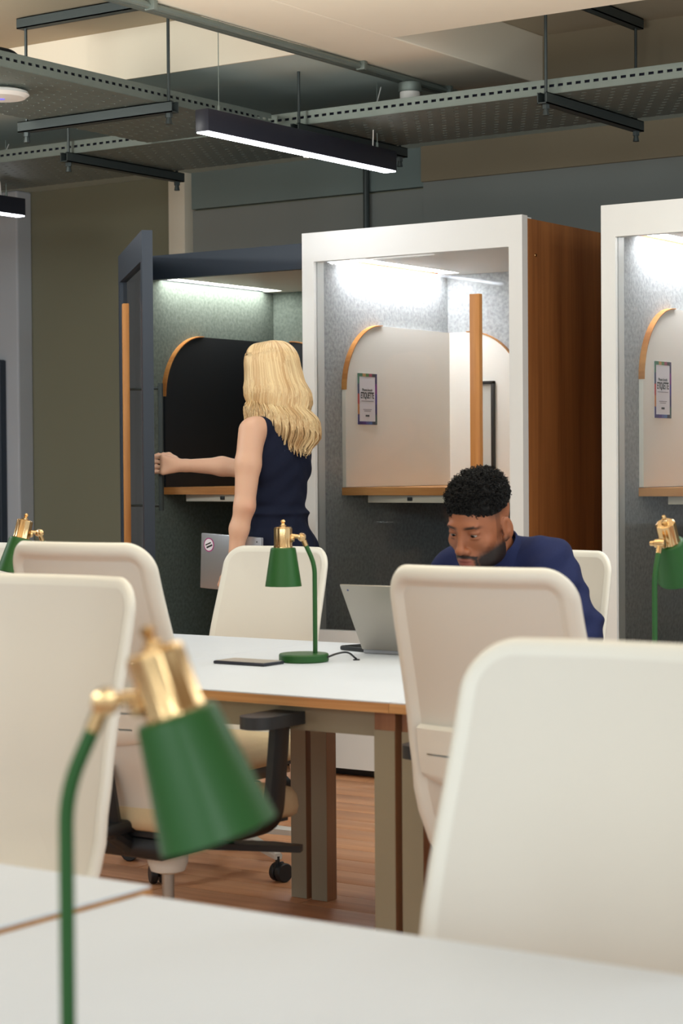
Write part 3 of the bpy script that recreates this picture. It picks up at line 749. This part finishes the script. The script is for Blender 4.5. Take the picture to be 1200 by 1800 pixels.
def sdf_mesh(name, fn, lo, hi, h, m, parent, colf=None, it=3):
    V, F = nets(fn, lo, hi, h); V = relax(V, F, it)
    return np_mesh(name, V, F, m, parent, colf(V) if colf else None)
def ss(a, b, x): t = np.clip((x-a)/(b-a), 0, 1); return t*t*(3-2*t)
def L3(c): return np.array(lin(c))

def head_sdf(female=False):
    s = SDF(); f = .94 if female else 1.
    s.ell((0, -.012, .040), (.0735, .095, .082), .01)
    s.ell((0, .022, -.012), (.064, .068, .092), .03)
    s.ell((0, .030, -.072), (.050*f, .050, .044), .03)
    s.ell((0, .068, -.103), (.021*f, .019, .016), .025)
    for x in (-1, 1):
        s.ell((x*.050*f, .005, -.066), (.017, .030, .026), .03)          # jaw angle
        s.ell((x*.044, .055, -.022), (.021, .020, .017), .02)            # cheekbone
        s.ell((x*.024, .079, .030), (.023, .010, .0080), .014)           # brow ridge
    s.ell((0, .070, -.066), (.031, .026, .027), .02)                     # muzzle
    for x in (-1, 1): s.ell((x*.031, .099, .007), (.0175, .017, .0115), .012, None, True)   # sockets
    s.cap((0, .080, .024), (0, .104, -.028), .0080, .0105, .012)         # nose
    s.ell((0, .107, -.033), (.0125, .012, .0105), .008)
    for x in (-1, 1):
        s.ell((x*.0145, .095, -.0375), (.0085, .0115, .0085), .006)
        s.ell((x*.0085, .103, -.0455), (.0045, .006, .0035), .003, None, True)
        s.ell((x*.031, .0738, .0118), (.0175, .0130, .0080), .004)       # upper lid
        s.ell((x*.031, .0730, -.003), (.0175, .0125, .0060), .004)       # lower lid
    s.ell((0, .0915, -.0625), (.0215, .0105, .0062), .005)               # lips
    s.ell((0, .0895, -.0745), (.0190, .0110, .0072), .005)
    s.ell((0, .103, -.0682), (.025, .0055, .0013), .003, None, True)
    s.ell((0, .094, -.089), (.018, .006, .005), .01, None, True)
    for x in (-1, 1):                                                    # ears
        rot = np.array(Matrix.Rotation(R(x*14), 3, 'Z') @ Matrix.Rotation(R(-10), 3, 'X'))
        s.ell((x*.0800, -.014, -.004), (.0075, .019, .032), .006, rot)
        s.ell((x*.0895, -.008, .004), (.0085, .0105, .019), .003, rot, True)
        s.ell((x*.0755, -.004, -.030), (.007, .009, .010), .006)
    return s
def hand_ops(s, wrist, palm_c, knuckles, fingers, thumb, pr=.013, k=.012, fr=.0082):
    """palm as a fan of bones from the wrist, each finger a bent chain"""
    for kn in knuckles: s.cap(wrist, kn, .0175, pr, .014)
    s.ell(palm_c, (.028, .028, .028), .02)
    for j, ch in enumerate(fingers):
        n = len(ch); s.chain(ch, [fr*(1.08-.1*i) for i in range(n)], .005)
    s.chain(thumb, [.0115, .0105, .0095, .0085][:len(thumb)], .008)
    return s
def head_to(V, c, Mx): return V @ np.array(Mx).T+np.array(c)

def strand_mesh(paths, radii, n=5):
    """many tapered tubes as one vertex / quad array"""
    P = np.asarray(paths); S, T_, _ = P.shape
    tg = np.gradient(P, axis=1); tg /= np.linalg.norm(tg, axis=2, keepdims=True)+1e-9
    ref = np.where(np.abs(tg[..., 2:3]) < .9, np.array([0, 0, 1.]), np.array([1., 0, 0]))
    a = np.cross(tg, ref); a /= np.linalg.norm(a, axis=2, keepdims=True)+1e-9; b = np.cross(a, tg)
    an = 2*np.pi*np.arange(n)/n
    V = P[:, :, None, :]+(a[:, :, None, :]*np.cos(an)[None, None, :, None]+b[:, :, None, :]*np.sin(an)[None, None, :, None])*np.asarray(radii)[:, :, None, None]
    base = (np.arange(S)[:, None, None]*T_+np.arange(T_-1)[None, :, None])*n; k = np.arange(n)[None, None, :]; k2 = (k+1) % n
    F = np.stack([base+k, base+k2, base+n+k2, base+n+k], -1).reshape(-1, 4)
    return V.reshape(-1, 3), F

# ---- the seated man
man = thing('person', 'seated man with short curly black hair and beard in a blue shirt, looking down', 'person', (-2.85, 5.02, 0), PI)
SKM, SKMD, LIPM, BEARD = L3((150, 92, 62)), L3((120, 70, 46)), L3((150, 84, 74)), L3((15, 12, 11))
HC = np.array((-.060, .300, 1.086))
HM = Matrix.Rotation(R(-4), 3, 'Z') @ Matrix.Rotation(R(-19), 3, 'X') @ Matrix.Rotation(R(-3), 3, 'Y')
NBASE = np.array((-.03, .125, .985)); hs = head_sdf(); hs.cap((0, -.028, -.04), np.array(HM).T @ (NBASE-HC), .053, .058, .03)
V, F = nets(hs, (-.13, -.26, -.25), (.13, .13, .135), .0019); V = relax(V, F, 2)
def man_face(p):
    x, y, z = p[:, 0], p[:, 1], p[:, 2]; ax = np.abs(x); n_ = len(p)
    c = np.tile(SKM, (n_, 1)); mixc = lambda c, t, k: c*(1-k[:, None])+t*k[:, None]
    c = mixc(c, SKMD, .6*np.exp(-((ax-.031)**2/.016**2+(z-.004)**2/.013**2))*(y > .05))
    j = .0012*np.sin(x*520+z*310)*np.sin(z*470-y*390)
    lips = np.exp(-((x/.0225)**4+((z+.0685)/.0105)**4))*(y > .07); c = mixc(c, LIPM, np.clip(lips*1.3, 0, 1))
    # beard: cheeks behind a line, chin, moustache, leaves the lips free
    jaw = ss(-.022, -.058, z-.55*(ax-.062)+j)*ss(.024, .040, ax+.25*np.clip(-z-.085, 0, .05)*4)
    chin = ss(-.080, -.090, z+j)*(y > -.03)
    mous = ss(.0, .0045, .0075-np.abs(z+.0545+.25*np.clip(ax-.012, 0, .03)+j*.4))*(ax < .033)*(y > .07)
    side = ss(.0, .008, .0085-np.abs(ax-.031+j))*(z < -.055)*(z > -.09)*(y > .05)
    soul = ss(.0, .004, .007-ax)*(z < -.080)*(z > -.095)*(y > .06)
    nk = ss(-.105, -.13, z)*(y < .03)
    b_ = np.clip(np.maximum.reduce([jaw*(z > -.13)*.95, chin*(z > -.135), mous*.95, side*.9, soul*.8]), 0, 1)*(z > -.135)*(y > -.012)
    sb = ss(.058, .066, ax)*(np.abs(y-.014) < .009)*(z > -.06)*(z < .05)*.32
    b_ = np.maximum(b_, sb)*(1-np.clip(lips*2, 0, 1)); c = mixc(c, BEARD, np.clip(b_*1.15, 0, .97))
    # brows
    br = np.exp(-(((ax-.0315)/.0195)**4+((z-.0275-.12*(ax-.022)*(ax < .042)+.25*np.clip(ax-.042, 0, 1))/.0042)**4))*(y > .055)
    c = mixc(c, BEARD, br*.92)
    # closely cut fade round the sides and back
    fade = ss(.018, .070, z-.25*np.clip(-y, 0, .1)+.018*0)*ss(.052, .030, y)
    c = mixc(c, BEARD, np.clip(fade, 0, 1)*.9)
    return c
fc = man_face(V); Vw = head_to(V, HC, HM)
# torso and arms continue the same skin under the shirt
EL, ER, WL, WR = (-.285, .150, .800), (.185, .150, .800), (-.085, .285, .790), (.125, .285, .790)
ms = SDF()
ms.ell((0, .0, .56), (.150, .110, .12)).ell((-.01, .05, .74), (.135, .100, .15), .05).ell((-.03, .12, .90), (.145, .095, .12), .05)
ms.cap((-.13, .135, .98), (.08, .14, .955), .053, .053, .05)
ms.chain([(-.178, .14, .978), EL, WL], [.056, .041, .029], .03).chain([(.11, .15, .94), ER, WR], [.060, .043, .029], .03)
for sx, wv in ((-1, WL), (1, WR)):
    kn = [(wv[0]+sx*(-.012)+dx, wv[1]+.075, .784) for dx in (-.027, -.009, .009, .027)]
    fg = [[k_, (k_[0], k_[1]+.030, .788), (k_[0], k_[1]+.052, .776), (k_[0], k_[1]+.062, .764)] for k_ in kn]
    th = [(wv[0]-sx*.018, wv[1]+.025, .782), (wv[0]-sx*.040, wv[1]+.055, .776), (wv[0]-sx*.046, wv[1]+.085, .768)]
    hand_ops(ms, wv, (wv[0]-sx*.006, wv[1]+.045, .785), kn, fg, th)
for sx in (-1, 1):
    ms.chain([(sx*.09, .0, .53), (sx*.11, .40, .515), (sx*.10, .14, .11)], [.085, .058, .042], .03)
    ms.cap((sx*.10, .12, .05), (sx*.105, .27, .035), .036, .03, .02)
Vb, Fb = nets(ms, (-.46, -.2, -.02), (.46, .66, 1.14), .0055); Vb = relax(Vb, Fb, 3)
np_mesh('body', np.concatenate([Vw, Vb]), np.concatenate([F, Fb+len(Vw)]), M['skin'], man, np.concatenate([fc, np.tile(SKM, (len(Vb), 1))]))
# shirt: the same limbs a little larger, with folds
sh = SDF()
sh.ell((0, .0, .57), (.172, .130, .13)).ell((0, .05, .74), (.165, .122, .16), .05).ell((-.03, .115, .905), (.168, .116, .13), .05)
sh.cap((-.165, .135, .985), (.10, .14, .955), .066, .064, .05).cap((-.01, .11, .985), (-.035, .15, 1.005), .078, .066, .04)
sh.chain([(-.186, .14, .975), EL, (WL[0]-.03, WL[1]-.04, WL[2])], [.075, .058, .043], .03).chain([(.118, .15, .945), ER, (WR[0]+.03, WR[1]-.04, WR[2])], [.066, .056, .043], .03)
def folds(P, d):
    ax = np.abs(P[:, 0]); a = ss(.16, .24, ax)
    return d+a*.0048*np.sin(P[:, 2]*95+P[:, 0]*40*np.sign(P[:, 0])+1.5*np.sin(P[:, 1]*30))*ss(1.0, .90, P[:, 2])+.0036*np.sin(P[:, 2]*60+P[:, 0]*55+np.sin(P[:, 1]*40)*1.4)
sh.cut(folds)
sdf_mesh('shirt', sh, (-.48, -.2, .42), (.48, .5, 1.10), .006, M['shirt'], man)
ND = Vector(HC+np.array(HM) @ np.array((0, -.028, -.04))-NBASE).normalized(); ND = (ND*.8+Vector((0, 0, .5))).normalized()
CM = Matrix.Translation(Vector(NBASE)*.38+Vector(HC+np.array(HM) @ np.array((0, -.028, -.04)))*.62) @ ND.to_track_quat('Z', 'Y').to_matrix().to_4x4()
ring = []
for rr, zz in ((.066, -.045), (.065, -.01), (.064, .012), (.067, .0165), (.071, .011), (.078, -.016), (.083, -.042)):
    ring.append([CM @ Vector((rr*math.cos(2*PI*k/48), rr*math.sin(2*PI*k/48), zz+.006*math.cos(4*PI*k/48))) for k in range(48)])
sheet(ring).build('collar', M['shirt'], man, 60)
tr = SDF(); tr.ell((0, -.01, .535), (.165, .125, .10))
for sx in (-1, 1): tr.chain([(sx*.09, .0, .54), (sx*.11, .41, .52), (sx*.10, .145, .11)], [.094, .070, .060], .03)
sdf_mesh('trousers', tr, (-.24, -.2, .02), (.24, .54, .66), .009, M['trousers'], man)
for sx in (-1, 1):
    shoe = SDF().cap((sx*.10, .12, .047), (sx*.105, .28, .036), .045, .036, .02)
    sdf_mesh('shoe', shoe, (-.2, .04, -.01), (.2, .36, .11), .008, M['black'], man)
# eyes
def eyes(parent, c, Mx, iris, gaze):
    m = MB(); cols = []
    V_, F_ = [], []
    for x in (-1, 1):
        b0 = len(V_); n, r = 24, .0118
        g = Matrix.Rotation(R(gaze), 3, 'X')
        for i in range(13):
            th = PI*i/12
            for k in range(n):
                a = 2*PI*k/n; p = g @ Vector((r*math.sin(th)*math.cos(a), r*math.cos(th), r*math.sin(th)*math.sin(a)))
                V_.append(np.array((x*.031, .0735, .0055))+np.array(p)); t = th
                cols.append(L3((8, 6, 6)) if t < .28 else (L3(iris) if t < .56 else L3((150, 138, 128))))
        for i in range(12):
            for k in range(n): F_.append((b0+i*n+k, b0+i*n+(k+1) % n, b0+(i+1)*n+(k+1) % n, b0+(i+1)*n+k))
    return np_mesh('eyes', head_to(np.array(V_), c, Mx), np.array(F_), M['eye'], parent, np.array(cols))
eyes(man, HC, HM, (40, 24, 16), -24)
# curls: a dense cap and short coils
cap_ = SDF(); cap_.ell((0, -.016, .062), (.079, .098, .083), .01)
def capcut(P, d):
    x, y, z = P.T; ln = .060+.0*x+.018*ss(.02, -.08, y)-.012*ss(.05, .09, y)*0
    n_ = .004*np.sin(x*210)*np.sin(y*190)*np.sin(z*200)
    return np.maximum(d+n_, (ln-z)*.8-.012)
cap_.cut(capcut)
V, F = nets(cap_, (-.11, -.14, .02), (.11, .12, .18), .0035)
curls = []; rad = []
while len(curls) < 2100:
    v = rng.normal(size=3); v /= np.linalg.norm(v); p = np.array((0, -.016, .062))+v*np.array((.077, .096, .082))
    lim = .052+.020*ss(.02, -.08, p[1])
    if p[2] < lim: continue
    if p[1] > .072 and p[2] < .066: continue
    L_ = rng.uniform(.004, .016)*(.45+.9*ss(lim, lim+.05, p[2])); tw = rng.uniform(0, 6.28); rc = rng.uniform(.0028, .0052)
    a = np.cross(v, rng.normal(size=3)); a /= np.linalg.norm(a); b = np.cross(v, a); tt = np.linspace(0, 1, 11)
    an = tw+tt*rng.uniform(6, 11)
    curls.append(p[None]+v[None]*(L_*tt[:, None])+(a[None]*np.cos(an)[:, None]+b[None]*np.sin(an)[:, None])*rc*(.3+.7*tt[:, None]))
    rad.append(.0016-.0008*tt)
Vc, Fc = strand_mesh(np.array(curls), np.array(rad), 4)
np_mesh('hair', head_to(np.concatenate([V, Vc]), HC, HM), np.concatenate([F, Fc+len(V)]), M['hairman'], man)

# ---- the woman at the open booth
PHI = R(84)
wo = thing('person', 'woman with long blond hair in a navy sleeveless dress opening the booth door', 'person', (-4.555, 6.205, 0), PHI)
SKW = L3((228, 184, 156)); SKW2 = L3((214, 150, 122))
bs = SDF()
SL, SR = (-.158, -.012, 1.385), (.158, .0, 1.385)
EW, WW = (-.212, -.022, 1.105), (-.226, .020, .890)
ER2, WR2 = (.110, .265, 1.240), (-.032, .462, 1.258)
bs.ell((0, .0, 1.27), (.135, .095, .15)).ell((0, -.0, 1.09), (.110, .080, .13), .05).ell((0, -.012, .93), (.146, .108, .13), .05)
for sx in (-1, 1): bs.ell((sx*.07, .08, 1.25), (.055, .045, .055), .04)
bs.cap((-.125, -.01, 1.395), (.125, -.01, 1.395), .046, .046, .04)
bs.cap((0, -.005, 1.40), (0, .018, 1.53), .050, .046, .035)
bs.chain([SL, (-.188, -.018, 1.26), EW, (-.219, .0, 1.02), WW], [.051, .0475, .0380, .0350, .0245], .02)
bs.chain([SR, (.14, .13, 1.31), ER2, (.055, .35, 1.254), WR2], [.050, .045, .037, .036, .0245], .02)
bs.ell((-.219, -.054, 1.10), (.012, .010, .014), .015)
for sx in (-1, 1):
    bs.chain([(sx*.075, -.01, .88), (sx*.075, .0, .50), (sx*.075, -.02, .29), (sx*.075, -.03, .07)], [.085, .052, .050, .034], .03)
    bs.cap((sx*.075, -.035, .05), (sx*.08, .13, .03), .032, .024, .02)
# right hand closed round the pull bar of the door
bx, by = -.074, .557          # the bar in her own frame
kn = [(bx-.020-.004*abs(i-1.5), by-.036, 1.262+dz) for i, dz in enumerate((.030, .010, -.010, -.029))]
fg = [[k_, (bx-.028, by+.002, k_[2]+.002), (bx-.016, by+.026, k_[2]), (bx+.010, by+.028, k_[2]-.002), (bx+.022, by+.010, k_[2]-.002)] for k_ in kn]
th = [(bx+.030, by-.050, 1.285), (bx+.024, by-.018, 1.300), (bx+.010, by+.016, 1.302), (bx-.006, by+.026, 1.297)]
hand_ops(bs, WR2, (bx+.012, by-.048, 1.264), kn, fg, th, .0125, .012, .0078)
# left hand under the laptop
kn = [(-.222, .026+dy, .800) for dy in (.048, .028, .008, -.012)]
fg = [[k_, (-.221, k_[1]+.002, .772), (-.200, k_[1]+.003, .7665), (-.178, k_[1]+.003, .772)] for k_ in kn]
th = [(-.226, .052, .865), (-.224, .082, .835), (-.222, .100, .808)]
hand_ops(bs, WW, (-.224, .034, .845), kn, fg, th, .012, .012, .0078)
V1, F1 = nets(bs, (-.32, -.2, -.02), (.28, .66, 1.60), .0042); V1 = relax(V1, F1, 3)
HCW = np.array((.0, .035, 1.592)); HMW = Matrix.Rotation(R(-6), 3, 'Z') @ Matrix.Rotation(R(-12), 3, 'X')
V2, F2 = nets(head_sdf(True), (-.10, -.13, -.13), (.10, .13, .135), .0032); V2 = relax(V2, F2, 2)
def wface(p):
    x, y, z = p.T; c = np.tile(SKW, (len(p), 1)); ax = np.abs(x)
    l_ = np.exp(-((x/.022)**4+((z+.0685)/.0105)**4))*(y > .07); c = c*(1-l_[:, None])+L3((196, 104, 100))*l_[:, None]
    br = .7*np.exp(-(((ax-.0315)/.019)**4+((z-.028)/.0035)**4))*(y > .055); return c*(1-br[:, None])+L3((150, 110, 72))*br[:, None]
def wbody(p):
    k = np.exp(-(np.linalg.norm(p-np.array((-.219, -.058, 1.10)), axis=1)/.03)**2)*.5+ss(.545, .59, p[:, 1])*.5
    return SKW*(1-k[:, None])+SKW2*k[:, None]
np_mesh('body', np.concatenate([head_to(V2, HCW, HMW), V1]), np.concatenate([F2, F1+len(V2)]), M['skin'], wo, np.concatenate([wface(V2), wbody(V1)]))
eyes(wo, HCW, HMW, (70, 96, 110), -6)
# sleeveless dress
ds = SDF()
ds.ell((0, .0, 1.27), (.150, .108, .16)).ell((0, -.0, 1.09), (.124, .094, .13), .05).ell((0, -.012, .93), (.160, .122, .13), .05)
for sx in (-1, 1): ds.ell((sx*.07, .082, 1.25), (.062, .052, .06), .04)
ds.cap((-.095, -.01, 1.392), (.095, -.01, 1.392), .056, .056, .04)
ds.cap((0, -.01, .84), (0, -.01, .52), .135, .15, .05, False, (np.array((0, 1., 0)), 1.25))
def dcut(P, d):
    x, y, z = P.T; ax = np.abs(x)
    d = d+.004*np.sin(ax*75+y*50)*ss(1.12, .9, z)-.010*np.exp(-((z-1.075)/.010)**2)+.006*np.exp(-((z-1.10)/.014)**2)
    d = d+.0025*np.sin(z*70+ax*60)
    neck = .075-np.sqrt(x*x+((y-.01)*.9)**2+((z-1.475)*.75)**2)            # neckline
    arm = .072-np.sqrt(((ax-.205)*1.15)**2+(y*.85)**2+((z-1.36)*.72)**2)    # arm openings
    return np.maximum.reduce([d, neck, arm, .50-z])
ds.cut(dcut)
sdf_mesh('dress', ds, (-.25, -.25, .46), (.25, .25, 1.50), .0055, M['cloth'], wo)
for sx in (-1, 1):
    shoe = SDF().cap((sx*.075, -.03, .04), (sx*.08, .15, .028), .037, .027, .02)
    sdf_mesh('shoe', shoe, (-.14, -.1, -.01), (.14, .2, .09), .008, M['black'], wo)
# hair: long wavy locks from a centre parting, over an inner layer
def hair_paths(n, spread, depth, seedoff=0, base=False):
    P, Rr, Cc = [], [], []
    T_ = 30; t = np.linspace(0, 1, T_)
    for i in range(n):
        al = (-142+284*(i+.5)/n) if base else rng.uniform(-146, 146)           # 0 = straight back, ends = beside the face
        lock = round(al/11)*11; jit = rng.normal()*1. if not base else 0.
        alc = al+(lock-al)*.0; a = R(al); dirx, diry = math.sin(a), -math.cos(a)
        front = ss(75, 140, abs(al))
        rootx = .014*math.copysign(1, dirx); rooty = .055-.075*rng.random() if not base else .01
        end = (-.235-.055*math.cos(a)-.02*front+(rng.normal()*.014 if not base else 0))
        ex, ey, ez = .088+depth, .108+depth, .096+depth
        lph = math.sin(lock*1.7)*1.1; amp = .0115+.003*math.sin(lock*2.9)
        pts = []
        for tt in t:
            if tt < .36:
                th = tt/.36*R(88)
                p = np.array((rootx*(1-tt/.36)+dirx*math.sin(th)*ex, rooty*(1-tt/.36)**1.5+diry*math.sin(th)*ey-.012, .035+math.cos(th)*ez))
            else:
                s_ = (tt-.36)/.64; zz = .035+math.cos(R(88))*ez+(end-.04)*s_
                out = 1+.16*math.sin(s_*PI*.7)+.02*s_-.42*ss(.80, 1., s_)*(1-.4*rng.random()*(not base))
                back = -.050*s_**1.2*max(0, math.cos(a))-.015*s_*(1-abs(math.sin(a)))
                # toward the ends every lock gathers to its own centre line
                ac = R(al+(lock-al)*.45*ss(.3, 1, s_)); dx2, dy2 = math.sin(ac), -math.cos(ac)
                p = np.array((dx2*ex*out*(1-.06*s_), dy2*ey*out*(1-.10*s_)-.012+back, zz))
            wv = amp*ss(.42, .75, tt)*math.sin(tt*24+lph+jit*.12)
            p = p+np.array((dirx, diry, 0))*wv+np.array((-diry, dirx, 0))*amp*1.1*ss(.40, .75, tt)*math.sin(tt*22+lph*1.7+1+jit*.15)
            pts.append(p)
        P.append(pts)
        if not base:
            r_ = rng.uniform(.0018, .0040); Rr.append(r_*(1-.5*t**4)*(.6+.4*ss(0, .15, t)))
            h_ = rng.random()*.7+.3*(.5+.5*math.sin(lock*3.3)); c0_, c1_ = L3((186, 134, 78)), L3((255, 232, 182))
            cc = c0_+(c1_-c0_)*(.25+.75*h_)
            Cc.append(cc[None]*(1.05-.22*t[:, None]**2*(.4+.6*rng.random())))
    return np.array(P), np.array(Rr), np.array(Cc)
Pb, _, _ = hair_paths(72, 1, -.004, base=True)
S_, T_ = Pb.shape[:2]; inner = Pb*1.0; cen = np.array((0, -.012, 0)); 
Vo = Pb.reshape(-1, 3); Vi = (Pb-np.concatenate([(Pb[..., :2]-cen[:2]), np.zeros((S_, T_, 1))], -1)*.10).reshape(-1, 3)
Fh = []
for i in range(S_-1):
    for j in range(T_-1):
        q = i*T_+j; o_ = S_*T_
        Fh.append((q, q+1, q+T_+1, q+T_)); Fh.append((o_+q, o_+q+T_, o_+q+T_+1, o_+q+1))
    q = i*T_+T_-1; Fh.append((q, q+S_*T_, q+T_+S_*T_, q+T_))
Ps, Rs, Cs = hair_paths(1800, 1, .004)
Vs, Fs = strand_mesh(Ps, Rs, 5)
colb = np.tile(L3((200, 152, 94)), (2*S_*T_, 1)); cols = np.repeat(Cs.reshape(-1, 3), 5, 0)
HMH = Matrix.Rotation(R(4), 3, 'Z') @ Matrix.Rotation(R(-6), 3, 'X')
np_mesh('hair', head_to(np.concatenate([Vo, Vi, Vs]), HCW, HMH), np.concatenate([np.array(Fh), Fs+2*S_*T_]), M['hair'], wo, np.concatenate([colb, cols]))
# the closed laptop under her arm
lp = thing('laptop', 'closed silver laptop with a round sticker held by the blond woman', 'laptop', (-4.555, 6.205, 0), PHI)
mt = Matrix.Translation((-.194, .066, .890)) @ Matrix.Rotation(R(2.5), 4, 'X')
MB().box((-.0072, -.155, -.105), (.0005, .155, .105), .004, 0, mt).build('lid', M['alu'], lp)
MB().box((.0012, -.155, -.105), (.008, .155, .105), .004, 0, mt).build('keyboard_base', M['alu'], lp)
st = MB(); mtS = mt @ Matrix.Translation((-.0073, .112, .062)) @ Matrix.Rotation(R(-90), 4, 'Y')
MB().lathe([(.0265, 0), (.0265, .0006)], n=32, mtx=mtS).build('sticker_rim', mat('magenta_print', (170, 60, 130), .5), lp)
MB().lathe([(.0225, 0), (.0225, .0009)], n=32, mtx=mtS).build('sticker', M['paper'], lp)
MB().box((-.010, -.017, .0009), (-.003, .015, .0011), 0, 0, mtS @ Matrix.Rotation(R(22), 4, 'Z')).box((.002, -.013, .0009), (.007, .017, .0011), 0, 0, mtS @ Matrix.Rotation(R(22), 4, 'Z')).build('sticker_print', M['text'], lp, 0)
MB().lathe([(.003, 0), (.003, .0006)], n=12, mtx=mt @ Matrix.Translation((-.0073, -.135, .088)) @ Matrix.Rotation(R(-90), 4, 'Y')).build('logo_dot', M['text'], lp)
